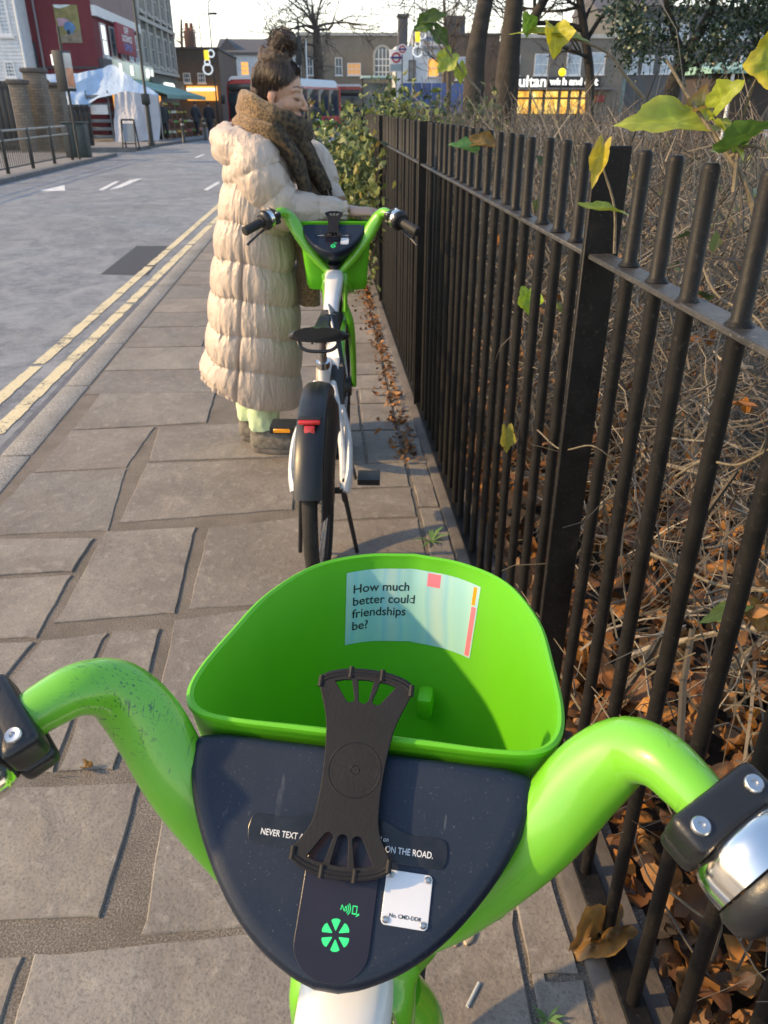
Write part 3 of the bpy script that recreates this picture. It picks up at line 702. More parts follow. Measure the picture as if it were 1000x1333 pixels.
    for y in ysn:
        hw=sad(y); t=(y+.80)/.27; ztop=.842+.022*(1-min(t/.5,1))**2-.004*t; thick=.052-.026*min(t/.6,1)
        ring=[]
        for j in range(28):
            th=2*math.pi*j/28; cx,sx=math.cos(th),math.sin(th); k=(abs(cx)**3.2+abs(sx)**3.2)**(-1/3.2)
            x=hw*cx*k; z=ztop-thick/2+sx*k*thick/2
            if sx>0: z-=.006*math.exp(-(x/.018)**2)*(t<.85); z-=.012*(abs(x)/.105)**2
            ring.append(Vector((x,y,z)))
        pr.append(ring)
    sd_=obj('saddle',loft(pr,True),BLKP,B)
    A=vfs(); add(A,sweep(cr([(-.072,-.775,.83,.005,.005),(-.060,-.80,.800,.006,.006),(-.03,-.808,.786,.006,.006),(.03,-.808,.786,.006,.006),(.060,-.80,.800,.006,.006),(.072,-.775,.83,.005,.005)],5),8,up=(0,1,0)))
    for s in (-1,1): add(A,tube((s*.022,-.78,.805),(s*.018,-.56,.825),.004,seg=8))
    add(A,box(-.02,.02,-.725,-.685,.79,.815)); obj('saddle_rail',A,BLKP,sd_)
    # ---- wheels, guards
    RA=(0,-.945,.338); FA=(0,.17,.338)
    wheel('rear_wheel',B,RA,.338); wheel('front_wheel',B,FA,.338)
    mg=obj('rear_mudguard',arc_guard(RA,.366,52,158,.043,.075),BLKP,B)
    # side skirt over the wheel
    A=vfs()
    for s in (1,):
        rr=[]
        for i in range(15):
            a=math.radians(62+108*i/14); o1=Vector((s*.040,RA[1]+math.cos(a)*.335,RA[2]+math.sin(a)*.335))
            zz=.455 ; o2=Vector((s*.068,RA[1]+math.cos(a)*.24,max(RA[2]+math.sin(a)*.20,RA[2]+.08)))
            rr.append([o1,o1.lerp(o2,.35)+Vector((s*.012,0,.006)),o2,o2-Vector((s*.006,0,0)),o1.lerp(o2,.35)+Vector((s*.006,0,0)),o1-Vector((s*.004,0,.004))])
        add(A,loft(rr,True))
    obj('wheel_skirt',A,BLKP,mg)
    tl=vfs(); bm=bev(box(-.030,.030,-.004,.012,-.008,.008),.004,2)
    a=math.radians(122); tc=Vector((0,RA[1]+math.cos(a)*.377,RA[2]+math.sin(a)*.377)); tM=axisM(tc,(0,math.cos(a)*1.0,math.sin(a)*.55),(1,0,0))
    def tb(x0,x1,y0,y1,z0,z1,w=.003):
        bm=bev(box(x0,x1,y0,y1,z0,z1),w,2); bm.transform(Matrix.Translation(tc)@Matrix.Rotation(math.radians(-12),4,'X')); return bm
    t=obj('tail_light',tb(-.033,.033,-.014,.012,.002,.016,.004),RED,B); obj('reflector',tb(-.016,.016,-.012,.012,-.044,.000,.004),RED,t); obj('light_housing',tb(-.036,.036,-.008,.03,.014,.022,.003),BLKP,t)
    obj('front_mudguard',arc_guard(FA,.366,10,150,.036,.045),GREEN,B)
    A=vfs()
    for s in (-1,1): add(A,sweep(cr([(s*.035,.03,.74,.016,.022),(s*.056,.05,.66,.016,.024),(s*.062,.10,.50,.014,.020),(s*.060,.165,.345,.012,.016)],5),12,up=(0,1,0)))
    add(A,sweep([(-.04,.028,.735,.02,.022),(.04,.028,.735,.02,.022)],12)); obj('fork',A,GREEN,B)
    obj('front_carrier',sweep(cr([(0,-.02,.86,.05,.02),(0,.06,.80,.07,.016),(0,.16,.795,.07,.012)],4),14,p=4),GREEN,B)
    # side cable covers that run from the handlebar to the frame
    A=vfs()
    for s in (-1,1): add(A,sweep(cr([(s*.038,-.036,.890,.007,.012),(s*.043,-.045,.86,.009,.022),(s*.042,-.04,.80,.010,.022),(s*.040,-.03,.74,.010,.02)],5),12,up=(0,.5,.86)))
    obj('head_cover',A,GREEN,B)
    # ---- drivetrain
    crk=obj('crank',lathe([(.02,-.075),(.026,-.07),(.026,.07),(.02,.075)],18,axisM((0,-.60,.33),(1,0,0))),BLKP,B)
    A=vfs(); a=math.radians(-62)
    ends=[]
    for s in (-1,1):
        d=Vector((0,math.cos(a),math.sin(a)))*(s*.155); p=Vector((s*.08,-.60,.33)); obj('crank_arm',sweep([(*p,.016,.009),(*(p+d*.5+Vector((s*.008,0,0))),.012,.008),(*(p+d+Vector((s*.016,0,0))),.014,.009)],12,up=(1,0,0)),STEEL,crk); ends.append((s,p+d+Vector((s*.016,0,0))))
    
    for s,e in ends:
        pd=obj('pedal',loft([[e+Vector((s*x,y,z)) for y,z in ((-.045,-.012),(-.045,.012),(-.02,.014),(.02,.014),(.045,.012),(.045,-.012),(.02,-.014),(-.02,-.014))] for x in (.012,.02,.095,.10)],True),BLKP,B)
        for k in ((-1,1) if s<0 else ()): bm=bev(box(-.030,.030,-.003,.003,-.0075,.0075),.002,1); bm.transform(Matrix.Translation(e+Vector((s*.057,k*.0445,0)))); obj('reflector',bm,AMB,pd)
    obj('chain_case',sweep([(.078,-.60,.33,.075,.008),(.078,-.75,.333,.060,.008),(.080,-.94,.338,.045,.008)],16,up=(1,0,0)),BLKP,B)
    A=vfs()
    add(A,tube((.075,-.86,.30),(.115,-.80,.012),.009,.008,10)); add(A,tube((-.075,-.86,.30),(-.10,-.80,.012),.009,.008,10)); add(A,tube((-.08,-.86,.30),(.08,-.86,.30),.012,seg=10)); obj('kickstand',A,BLKP,B)
    return B
near=make_bike('nearest hire bicycle, seen over its handlebar and open green basket with a sticker')
near.location=(.011,.42,0); near.rotation_euler=(0,0,-math.radians(13.6))
far=dup(near,(.030,3.30,0),-math.radians(5.0),'green and white hire bicycle beside the woman, seen from behind with its red tail light')
p=atY(424,158,27); dup(near,(p.x,27,0),-math.radians(2),'distant green hire bicycle partly hidden by the leafy shrub at the railing end')
# ================================================================== WOMAN
def m_coat():
    g=G('padded_nylon'); co=g.coord(); f=g.noise(3,4,.6,co); w=g.n('TexNoise'); mp=g.n('Mapping'); mp.inputs['Scale'].default_value=(30,30,11); g.l(co,mp.inputs[0]); g.l(mp.outputs[0],w.inputs['Vector']); w.inputs['Scale'].default_value=1; w.inputs['Detail'].default_value=5; w.inputs['Distortion'].default_value=1.2
    g.col(g.ramp(f,[(.3,(.45,.36,.29)),(.7,(.52,.42,.34))])); g.set(Roughness=.36,Sheen_Weight=.15); g.bump(w.outputs['Fac'],.7,.014); return g.m
COAT=m_coat()
g=G('skin'); at=g.n('VertexColor'); at.layer_name='tone'; g.col(at.outputs[0]); g.set(Roughness=.5,Subsurface_Weight=.12,Subsurface_Scale=.01); g.bump(g.noise(300,3,.6,g.coord()),.1,.001); SKIN=g.m
g=G('brown_hair'); co=g.coord('Object',(18,18,5)); f=g.noise(6,6,.7,co,2.0); g.col(g.ramp(f,[(.3,(.02,.012,.008)),(.55,(.062,.037,.024)),(.75,(.11,.067,.043))])); g.set(Roughness=.42); g.bump(f,.7,.01); HAIR=g.m
HSTR=island('hair_strands',[(0,(.012,.008,.006)),(.6,(.045,.028,.02)),(1,(.12,.072,.045))],.55)
g=G('leopard_scarf'); co=g.coord(); v=g.n('TexVoronoi'); v.inputs['Scale'].default_value=105; v.inputs['Randomness'].default_value=1; g.l(co,v.inputs['Vector']); f=g.noise(120,4,.7,co); nb=g.noise(7,3,.5,co)
c=g.ramp(v.outputs['Distance'],[(.2,(.085,.055,.03)),(.36,(.10,.066,.034)),(.55,(.23,.14,.063)),(.9,(.29,.18,.08))]); g.col(g.mix(g.ramp(nb,[(.45,(0,0,0)),(.7,(.6,.6,.6))]),c,(.13,.08,.045))); g.set(Roughness=.95,Sheen_Weight=.3); g.bump(f,.7,.006); SCARF=g.m
g=G('dark_scarf'); co=g.coord(); v=g.n('TexVoronoi'); v.inputs['Scale'].default_value=55; g.l(co,v.inputs['Vector']); g.col(g.ramp(v.outputs['Distance'],[(.25,(.020,.016,.012)),(.5,(.05,.037,.022)),(.9,(.10,.07,.036))])); g.set(Roughness=.95); g.bump(g.noise(150,4,.7,co),.7,.005); DSCARF=g.m
TROU=M('pale_green_cotton',(.50,.62,.38),.8,var=.12,scale=20,bump=.3,bscale=90)
SHOE=M('trainer_mesh',(.13,.118,.10),.8,var=.55,scale=38,bump=.5,bscale=120)
SOLE=M('trainer_sole',(.10,.09,.08),.7,var=.45,scale=22)
CY=3.58
woman=thing('person','woman in a long cream padded coat and leopard scarf with her hair in a bun','person',(-.33,CY,0))
wl0=Vector((-.33,CY,0))
def wobj(name,vf,m,parent=None,**k):
    if isinstance(vf,bpy.types.Mesh): vf.transform(Matrix.Translation(-wl0)); 
    else: vf=([Vector(v)-wl0 for v in vf[0]],vf[1])
    return obj(name,vf,m,woman if parent is None else parent,**k)
# head frame
HS=.98; HM=Matrix.Translation((-.172,CY-.005,1.545))@Matrix.Rotation(-.22,4,'Z')@Matrix.Rotation(.20,4,'Y')@Matrix.Scale(HS,4)
hb=vfs()
def hball(c,r): add(hb,xf(ball(c,r,20,14),HM))
def htube(pts,seg=10): add(hb,xf(sweep(pts,seg),HM))
hball((-.012,0,.030),(.098,.076,.092)); hball((.030,0,-.030),(.063,.060,.088)); hball((.062,0,-.098),(.026,.028,.023))
for s in (-1,1):
    htube([(0,s*.058,-.035,.02,.03),(.025,s*.046,-.082,.018,.02),(.058,s*.014,-.103,.018,.018)]); hball((.056,s*.038,-.030),(.026,.024,.030)); hball((.076,s*.031,.004),(.0145,.017,.0135))
    htube([(.060,s*.052,.022,.010,.010),(.077,s*.035,.030,.010,.010),(.083,s*.008,.028,.010,.010)])
    hball((.108,s*.0095,-.036),(.010,.009,.008)); hball((-.012,s*.079,-.010),(.018,.008,.029)); hball((-.007,s*.079,-.034),(.010,.007,.012))
htube([(.084,0,.024,.008,.008),(.100,0,.000,.0085,.008),(.120,0,-.026,.0105,.009),(.124,0,-.033,.0105,.008),(.102,0,-.043,.010,.006)])
for s in (-1,1): hball((.082,s*.017,-.026),(.022,.016,.022)); hball((.085,s*.012,.0),(.014,.012,.016))
htube([(.078,-.026,-.066,.005,.005),(.094,-.012,-.061,.008,.0065),(.099,0,-.062,.008,.006),(.094,.012,-.061,.008,.0065),(.078,.026,-.066,.005,.005)])
htube([(.078,-.024,-.070,.005,.005),(.091,-.010,-.075,.008,.0075),(.095,0,-.076,.008,.008),(.091,.010,-.075,.008,.0075),(.078,.024,-.070,.005,.005)])
hball((.066,0,-.06),(.028,.034,.03))
body=vfs(); add(body,hb)
neck=HM@Vector((-.03,0,-.05))
add(body,sweep(cr([(*neck,.058,.062),(-.235,CY,1.42,.058,.056),(-.26,CY,1.36,.075,.07)],4),18,up=(1,0,0)))
T=[(-.27,CY,1.36,.10,.09),(-.28,CY,1.29,.18,.11),(-.29,CY,1.15,.165,.11),(-.29,CY,1.02,.15,.105),(-.30,CY,.88,.18,.125),(-.30,CY,.78,.17,.12)]
add(body,sweep(cr(T,4),24,up=(1,0,0)))
RS=Vector((-.28,CY-.175,1.30)); RE=Vector((-.165,3.435,1.115)); RW=Vector((.085,3.455,1.105))
LS=Vector((-.26,CY+.175,1.30)); LE=Vector((-.03,CY+.22,1.235)); LW=Vector((.06,3.66,1.10))
for a,b,c in ((RS,RE,RW),(LS,LE,LW)): add(body,sweep(cr([(*a,.055,.055),(*b,.042,.042),(*c,.026,.024)],6),14))
# right hand resting on the basket rim: palm, four bent fingers, thumb
def hand(w,d,up,sgn):
    d=Vector(d).normalized(); up=Vector(up); up=(up-d*up.dot(d)).normalized(); sd=d.cross(up)*sgn
    add(body,sweep(cr([(*w,.026,.022),(*(w+d*.03),.034,.018),(*(w+d*.075+up*.004),.040,.014),(*(w+d*.095),.036,.011)],4),14,up=up))
    for k,(o,l,bend) in enumerate(((-.030,.060,.5),(-.010,.068,.55),(.011,.064,.6),(.030,.050,.7))):
        p0=w+d*.085+sd*o+up*.004; a1=bend*.5; p1=p0+(d*math.cos(a1)-up*math.sin(a1))*l*.45+sd*o*.08; a2=bend*1.6; p2=p1+(d*math.cos(a2)-up*math.sin(a2))*l*.33; a3=bend*2.3; p3=p2+(d*math.cos(a3)-up*math.sin(a3))*l*.27
        add(body,sweep([(*p0,.0092,.0092),(*p1,.0085,.0085),(*p2,.0078,.0078),(*p3,.0065,.0065)],10,up=sd))
    t0=w+d*.03-sd*.03; t1=t0+(d*.6-sd*.7-up*.2).normalized()*.035; t2=t1+(d*.9-sd*.3-up*.4).normalized()*.030
    add(body,sweep([(*t0,.013,.013),(*t1,.0105,.0105),(*t2,.0085,.0085)],10,up=up))
hand(RW+Vector((.015,0,0)),(1,-.12,-.02),(0,-.25,1),1); hand(LW+Vector((.01,-.01,0)),(.7,-.7,-.05),(0,0,1),-1)
FEET=[(-.385,3.515,0.0),(-.455,3.665,.05)]
for (fx_,fy_,rot),hy in zip(FEET,(CY-.085,CY+.085)):
    add(body,sweep(cr([(-.30,hy,.84,.088,.088),(-.31,hy,.48,.058,.06),(fx_+.05,fy_,.26,.05,.052),(fx_+.055,fy_,.10,.037,.04),(fx_+.06,fy_,.05,.036,.05)],5),14,up=(1,0,0)))
    add(body,sweep([(fx_+.02,fy_,.045,.032,.030),(fx_+.12,fy_,.045,.038,.030),(fx_+.22,fy_,.035,.036,.018),(fx_+.245,fy_,.03,.02,.012)],12))
me=remesh(body,.0036,8,.5)
ca_=me.color_attributes.new('tone','FLOAT_COLOR','POINT'); HI=HM.inverted(); dat=[]
for v in me.vertices:
    q=HI@v.co; c=Vector((.46,.285,.20))
    if q.length<.2:
        n=noise.noise(v.co*60)*.05
        def w(p,r): return math.exp(-((q-Vector(p)).length/r)**2)
        lip=max(w((.096,0,-.061),.012),w((.092,0,-.075),.012),w((.086,-.017,-.067),.009),w((.086,.017,-.067),.009))
        blush=max(w((.062,-.045,-.035),.03),w((.062,.045,-.035),.03)); nose=w((.116,0,-.03),.02); ear=max(w((-.01,-.08,-.01),.03),w((-.01,.08,-.01),.03))
        c=c.lerp(Vector((.36,.13,.12)),min(lip*1.2,.85)); c=c.lerp(Vector((.50,.23,.16)),.4*blush+.3*nose+.45*ear); c=c*(1+n)
        for s in (-1,1):
            e=(Vector((q.x,q.y-s*.031,q.z+.004))-Vector((.087,0,0))); lash=math.exp(-(e.z/.0032)**2-(e.y/.016)**2)*(q.x>.06); c=c*(1-.25*min(lash,1))
            shd=math.exp(-((q.z-.012)/.008)**2-((q.y-s*.031)/.016)**2)*(q.x>.06); c=c.lerp(Vector((.32,.18,.13)),shd*.4)
    dat+=[c.x,c.y,c.z,1]
ca_.data.foreach_set('color',dat)
bodyo=wobj('body',me,SKIN)
A=vfs()
for s in (-1,1):
    A=xf(sweep(cr([(.065,s*.052,.034,.0018,.0012),(.0805,s*.036,.0415,.0024,.0014),(.0895,s*.014,.037,.0022,.0013)],5),8),HM); wobj('eyebrow',A,HAIR)
    A=xf(sweep(cr([(.068,s*.046,-.001,.0012,.001),(.085,s*.040,-.0065,.0018,.0016),(.0925,s*.031,-.0085,.002,.0018),(.0915,s*.022,-.0065,.0016,.0014),(.086,s*.016,-.002,.001,.001)],5),8),HM); wobj('eyelash',A,HAIR)
# hair: smooth cap swept up to a bun, plus strands
hh=vfs()
def hb2(c,r,rot=None): add(hh,xf(ball(c,r,24,16),HM))
hb2((-.030,0,.042),(.098,.084,.093)); hb2((-.012,0,.080),(.082,.071,.050)); hb2((-.056,0,-.002),(.066,.075,.075)); hb2((-.058,0,-.05),(.046,.06,.055))
hb2((-.028,0,.135),(.052,.05,.040)); hb2((-.035,-.01,.118),(.07,.06,.04))
for k in range(9):
    a=k*2.4; hb2((-.012+.026*math.cos(a),.026*math.sin(a),.178+.018*math.sin(a*1.7)),(.030,.030,.030))
for k in range(8):
    a=k*.8; hb2((-.035+.052*math.cos(a),.045*math.sin(a),.132+.010*math.sin(k*2.1)),(.022,.022,.016))
me=remesh(hh,.005,5,.5)
for v in me.vertices:
    n=noise.noise(v.co*Vector((34,34,34)).x); v.co+=v.normal*(.0045*n+.0035*noise.noise(v.co*80)+.0015*noise.noise(v.co*170))
hairo=wobj('hair',me,HAIR)
random.seed(21); A=vfs()
for k in range(620):
    # strands run from the hairline up to the foot of the bun
    th=random.uniform(-2.6,2.6); 
    p0=Vector((-.024+.098*math.cos(th),.082*math.sin(th),(.092-.085*min(1,abs(th)/1.35)**1.3 if abs(th)<1.35 else .007-.05*((abs(th)-1.35)/1.25))+random.uniform(-.012,.012)))
    p2=Vector((-.028+.042*math.cos(th+.3),.040*math.sin(th+.3),.137+random.uniform(-.01,.012)))
    pts=[]
    for i in range(8):
        t=i/7; q=p0.lerp(p2,t); cc=Vector((-.022,0,.035)); dd=q-cc; rr=Vector((dd.x/.098,dd.y/.084,dd.z/.1)).length; q=cc+dd*max(1,1.06/max(rr,.3)) if t<.9 else q
        q+=Vector((random.uniform(-1,1),random.uniform(-1,1),random.uniform(-1,1)))*.0016; pts.append((*(HM@q),.0009,.0009))
    add(A,sweep(pts,3,cap=False))
for k in range(230):
    ax=Vector((random.gauss(0,1),random.gauss(0,1),random.gauss(0,1))).normalized(); u=ax.orthogonal().normalized(); w=ax.cross(u); c=Vector((-.012,0,.178)); r=random.uniform(.047,.062); a0=random.random()*6.28; ln=random.uniform(.8,2.4)
    pts=[]
    for i in range(7):
        a=a0+ln*i/6; q=c+Vector((1,1,.95))*0+(u*math.cos(a)+w*math.sin(a))*r*(1+.10*noise.noise(Vector((k,i*.7,0)))); pts.append((*(HM@q),.0009,.0009))
    add(A,sweep(pts,3,cap=False))
for k in range(26):
    p=Vector((random.uniform(-.09,.02),random.choice((-1,1))*random.uniform(.05,.085),random.uniform(-.07,.02))); pts=[]
    d=Vector((random.uniform(-.6,.2),random.uniform(-.3,.3),-1)).normalized(); 
    for i in range(6): pts.append((*(HM@(p+d*.009*i+Vector((random.gauss(0,.002),random.gauss(0,.002),0)))),.0007,.0007))
    add(A,sweep(pts,3,cap=False))
sh=wobj('loose_strands',A,HSTR,hairo); sh['kind']='stuff'
# coat body
seams=[1.33,1.20,1.05,.90,.75,.60,.45,.29]
prof=[(1.41,-.255,.080,.085),(1.37,-.262,.115,.150),(1.32,-.272,.148,.200),(1.24,-.280,.158,.222),(1.12,-.296,.166,.222),(1.02,-.312,.180,.224),(.86,-.325,.196,.228),(.69,-.342,.212,.236),(.51,-.360,.231,.246),(.36,-.378,.243,.250),(.29,-.385,.246,.252)]
def ip(z,k):
    for a,b in zip(prof,prof[1:]):
        if b[0]<=z<=a[0]:
            t=(z-b[0])/(a[0]-b[0]); return b[k]+(a[k]-b[k])*t
    return prof[-1][k] if z<prof[-1][0] else prof[0][k]
def puff(z):
    for a,b in zip(seams,seams[1:]):
        if b<=z<=a: t=(a-z)/(a-b); return (abs(math.sin(math.pi*t)))**.55,t
    return 0,0
rings=[]; NZ=230; NT=220
for i in range(NZ):
    z0=1.41-(1.41-.285)*i/(NZ-1); ring=[]
    for j in range(NT):
        th=2*math.pi*j/NT; cx,sx=math.cos(th),math.sin(th); k=(abs(cx)**2.3+abs(sx)**2.3)**(-1/2.3)
        dip=.035*cx*min(1,(1.41-z0)*3)+.010*math.sin(3*th+z0*4)+.006*noise.noise(Vector((cx*3,sx*3,z0*6)))
        zs=z0+dip; p,t=puff(min(max(zs,.291),1.40))
        hemlow=0
        fold=noise.noise(Vector((cx*11,sx*11,z0*9)))*.5+noise.noise(Vector((cx*25,sx*25,z0*13+7)))*.35+noise.noise(Vector((cx*50,sx*50,z0*22)))*.2
        r=(-.010+.019*p)+fold*(.008+.013*(1-p))*(.7+.3*math.sin(th*2))+.010*noise.noise(Vector((cx*2.2+z0*2.5,sx*2.2,z0*2.5)))
        # vertical side seam and slit
        sd_=abs(((th-(-math.pi/2-.22)+math.pi)%(2*math.pi))-math.pi); r-=.016*math.exp(-(sd_/.035)**2)*min(1,max(0,(1.15-z0)*4))
        ax,ay=ip(z0,2)+r-.012,ip(z0,3)+r-.006
        zz=z0-.0+(-.055*cx*max(0,min(1,(.60-z0)/.3))-.03*cx*0)
        ring.append(Vector((ip(z0,1)+ax*cx*k*.985,CY+ay*sx*k,zz+(.05 if False else 0)+max(0,(.42-z0)/.14)*(.055 if cx<0 else .0)*abs(cx))))
    rings.append(ring)
rings.append([Vector((-.385+(q.x+.385)*.93,CY+(q.y-CY)*.93,q.z+.012)) for q in rings[-1]])
rings.append([Vector((-.385+(q.x+.385)*.80,CY+(q.y-CY)*.80,q.z+.10)) for q in rings[-2]])
coat=wobj('coat',loft(rings,False),COAT)
def sleeve(path,name,step):
    q=cr(path,26); L=0; rings=[]; NT=64
    for i,p in enumerate(q):
        if i: L+=(Vector(p[:3])-Vector(q[i-1][:3])).length
        a=Vector(q[max(i-1,0)][:3]); b=Vector(q[min(i+1,len(q)-1)][:3]); t=(b-a).normalized(); s=t.cross(Vector((0,1,.1))).normalized(); n=s.cross(t)
        ph=abs(math.sin(math.pi*L/step))**.55; ring=[]
        for j in range(NT):
            th=2*math.pi*j/NT; c=Vector(p[:3]); dv=s*math.cos(th)+n*math.sin(th)
            f=noise.noise(dv*4+Vector((L*16,0,3)))*.5+noise.noise(dv*9+Vector((L*30,5,3)))*.4
            ring.append(c+dv*(p[3]*(.90+.11*ph)+f*(.007+.010*(1-ph))))
        rings.append(ring)
    e=rings[-1]; c=sum(e,Vector((0,0,0)))/len(e); rings.append([c+(v-c)*.8 for v in e]); rings.append([c+(v-c)*.5 for v in rings[-3]])
    return wobj(name,loft(rings,False),COAT)
sleeve([(-.255,CY-.10,1.335,.085),(-.275,CY-.165,1.285,.105),(-.235,3.415,1.20,.100),(-.165,3.425,1.125,.090),(-.06,3.44,1.110,.072),(.03,3.452,1.108,.057),(.088,3.456,1.106,.043)],'sleeve',.105)
sleeve([(-.26,CY+.10,1.335,.08),(-.24,CY+.17,1.30,.10),(-.13,CY+.21,1.285,.10),(-.05,CY+.20,1.26,.095),(-.005,CY+.15,1.17,.075),(.05,3.68,1.11,.05)],'sleeve',.105)
# hood lying on the back, running into the collar edges in front
def hood():
    N=70; rings=[]; NT=40
    for i in range(N):
        u=-1+2*i/(N-1); a=u*math.pi*.93
        # loop round the neck: a=0 is the back
        x=-.275-.120*math.cos(a)*(1 if math.cos(a)>0 else .95); y=CY-.168*math.sin(a); z=1.335+.022*math.cos(a)-(.10*max(0,abs(u)-.55)**1*1.6)
        rad=.034+.044*max(0,math.cos(a*.62))**1.1
        rings.append((x,y,z,rad))
    out=[]
    for i,p in enumerate(rings):
        a=Vector(rings[max(i-1,0)][:3]); b=Vector(rings[min(i+1,N-1)][:3]); t=(b-a).normalized(); up=Vector((0,0,1)); s=t.cross(up).normalized(); n=s.cross(t); ring=[]
        for j in range(NT):
            th=2*math.pi*j/NT; dv=s*math.cos(th)*.95+n*math.sin(th)*(1.0+.45*max(0,math.cos(u*1.5))*(1 if math.sin(th)<0 else .55)); f=noise.noise(Vector(p[:3])*9+dv*2)*.7+noise.noise(Vector(p[:3])*24+dv*4)*.45
            ring.append(Vector(p[:3])+dv*(p[3]*(1+.05*math.sin(i*.9))+f*.016))
        out.append(ring)
    return loft(out,True)
wobj('hood',hood(),COAT)
# scarf wound round the neck, tail down the front with a fringe
def coil(pts,name,m,flatk=.55,seg=26,parent=None,up=(0,0,1),amp=.010):
    q=cr(pts,14); rings=[]
    for i,p in enumerate(q):
        a=Vector(q[max(i-1,0)][:3]); b=Vector(q[min(i+1,len(q)-1)][:3]); t=(b-a).normalized(); s=t.cross(Vector(up)).normalized(); n=s.cross(t); ring=[]
        for j in range(seg):
            th=2*math.pi*j/seg; dv=s*math.cos(th)*p[3]+n*math.sin(th)*p[4]; f=noise.noise(Vector(p[:3])*13+dv*30); f2=math.sin(th*5+i*.12)
            ring.append(Vector(p[:3])+dv*(1+.05*f2)+dv.normalized()*f*amp)
        rings.append(ring)
    return wobj(name,loft(rings,True),m,parent)
nk=Vector((-.225,CY,1.425))
def loop(a,z,rx=.088,ry=.098): return (nk.x-rx*math.cos(a),nk.y-ry*math.sin(a),z)
pts=[]
for k in range(15):
    a=-2.4+k*.52; z=1.452+.045*math.cos(a); pts.append((*loop(a,z),.036,.062))
sc=coil(pts,'scarf',SCARF)
pts=[]
for k in range(13):
    a=-1.9+k*.50; z=1.395+.03*math.cos(a); pts.append((*loop(a,z,.105,.118),.040,.055))
coil(pts,'scarf_wrap',DSCARF if False else SCARF,parent=sc)
coil([(-.205,CY-.135,1.43,.030,.05),(-.16,CY-.13,1.37,.032,.055),(-.115,CY-.12,1.30,.032,.058),(-.09,CY-.11,1.22,.030,.055),(-.08,CY-.10,1.13,.028,.05)],'scarf_tail',DSCARF,parent=sc,up=(0,1,0))
coil([(-.20,CY-.115,1.455,.030,.045),(-.135,CY-.10,1.425,.036,.055),(-.085,CY-.03,1.405,.038,.055),(-.085,CY+.05,1.405,.036,.05),(-.14,CY+.10,1.43,.03,.045)],'scarf_wrap',DSCARF,parent=sc)
coil([(-.120,CY-.06,1.40,.05,.06),(-.075,CY-.03,1.31,.045,.06),(-.035,CY-.02,1.25,.036,.055),(.0,CY-.01,1.19,.030,.05)],'scarf_tail',DSCARF,parent=sc,up=(0,1,0))
coil([(-.10,CY+.02,1.12,.05,.055),(-.09,CY-.02,1.0,.055,.06),(-.085,CY-.02,.85,.055,.06),(-.09,CY-.02,.70,.05,.055)],'scarf_tail',SCARF,parent=sc,up=(0,1,0))
A=vfs(); random.seed(4)
for k in range(46):
    bx=random.choice([0,1]); p=Vector((.0+random.uniform(-.03,.03),CY-.01+random.uniform(-.05,.05),1.20)) if bx else Vector((-.085+random.uniform(-.03,.03),CY-.10+random.uniform(-.045,.045),1.14))
    d=Vector((random.uniform(-.1,.35),random.uniform(-.2,.1),-1)).normalized(); pts=[(*(p+d*.014*i+Vector((random.gauss(0,.002),random.gauss(0,.002),0))),.0035,.0035) for i in range(5)]; add(A,sweep(pts,5))
fr_=wobj('fringe',A,DSCARF,sc); fr_['kind']='stuff'
# trousers and trainers
random.seed(9)
for (fx_,fy_,rot),hy in zip(FEET,(CY-.085,CY+.085)):
    rings=[]
    for i in range(40):
        t=i/39; z=.62-.48*t; c=Vector((-.31+(fx_+.055+.31)*min(1,t*1.15),hy+(fy_-hy)*t,z)); r0=.092-.020*t+.016*max(0,t-.7); ring=[]
        for j in range(44):
            th=2*math.pi*j/44; f=noise.noise(Vector((math.cos(th)*2,math.sin(th)*2,z*9+hy)))*.5+noise.noise(Vector((math.cos(th)*4,math.sin(th)*4,z*24+hy)))*.35
            ring.append(c+Vector((math.cos(th)*(r0*.98+f*.020),math.sin(th)*(r0*.86+f*.020),.018*math.sin(th+.7)*t)))
        rings.append(ring)
    e=rings[-1]; c=sum(e,Vector())/len(e); rings.append([c+(v-c)*.93+Vector((0,0,.004)) for v in e]); rings.append([c+(v-c)*.8+Vector((0,0,.05)) for v in e])
    wobj('trouser_leg',loft(rings,False),TROU)
    Mx=Matrix.Translation((fx_,fy_,0))@Matrix.Rotation(rot-.05,4,'Z')
    def foot(z,gr,x0=-.012,x1=.278):
        out=[]
        for j in range(48):
            th=2*math.pi*j/48; u=.5+.5*math.cos(th); x=x0+(x1-x0)*u; w=(.036+.016*math.sin(math.pi*min(u*1.02,1)**1.5))*(max(1e-3,1-abs(2*u-1)**3.2))**.5*1.12
            out.append(Mx@Vector((x,math.copysign(w+gr,math.sin(th)) if abs(math.sin(th))>1e-6 else 0,z)))
        return out
    sr=[foot(0.001,-.004),foot(.006,.004),foot(.022,.006),foot(.034,.002),foot(.036,-.006)]
    rr=[]
    up_=[(.034,.004,1),(.052,.008,1),(.070,.006,.95),(.088,-.002,.86),(.106,-.006,.66),(.126,-.006,.44),(.142,-.008,.38)]
    for z,gr,k in up_:
        rr.append([Mx@Vector((-.008+(Mx.inverted()@q).x*k,(Mx.inverted()@q).y*(1-.12*(1-k)),z+.006*noise.noise(q*40))) for q in foot(z,gr)])
    sh_=wobj('shoe',loft(rr,True),SHOE); wobj('sole',loft(sr,True),SOLE,sh_)
    for k in range(5):
        x=.10+.022*k; p=[Mx@Vector((x-.008,-.036+.004*k,.078-.006*k)),Mx@Vector((x,-.0,.100-.010*k)),Mx@Vector((x+.004,.036-.004*k,.078-.006*k))]; wobj('lace',sweep([(*q,.003,.0025) for q in p],6),SOLE,sh_)
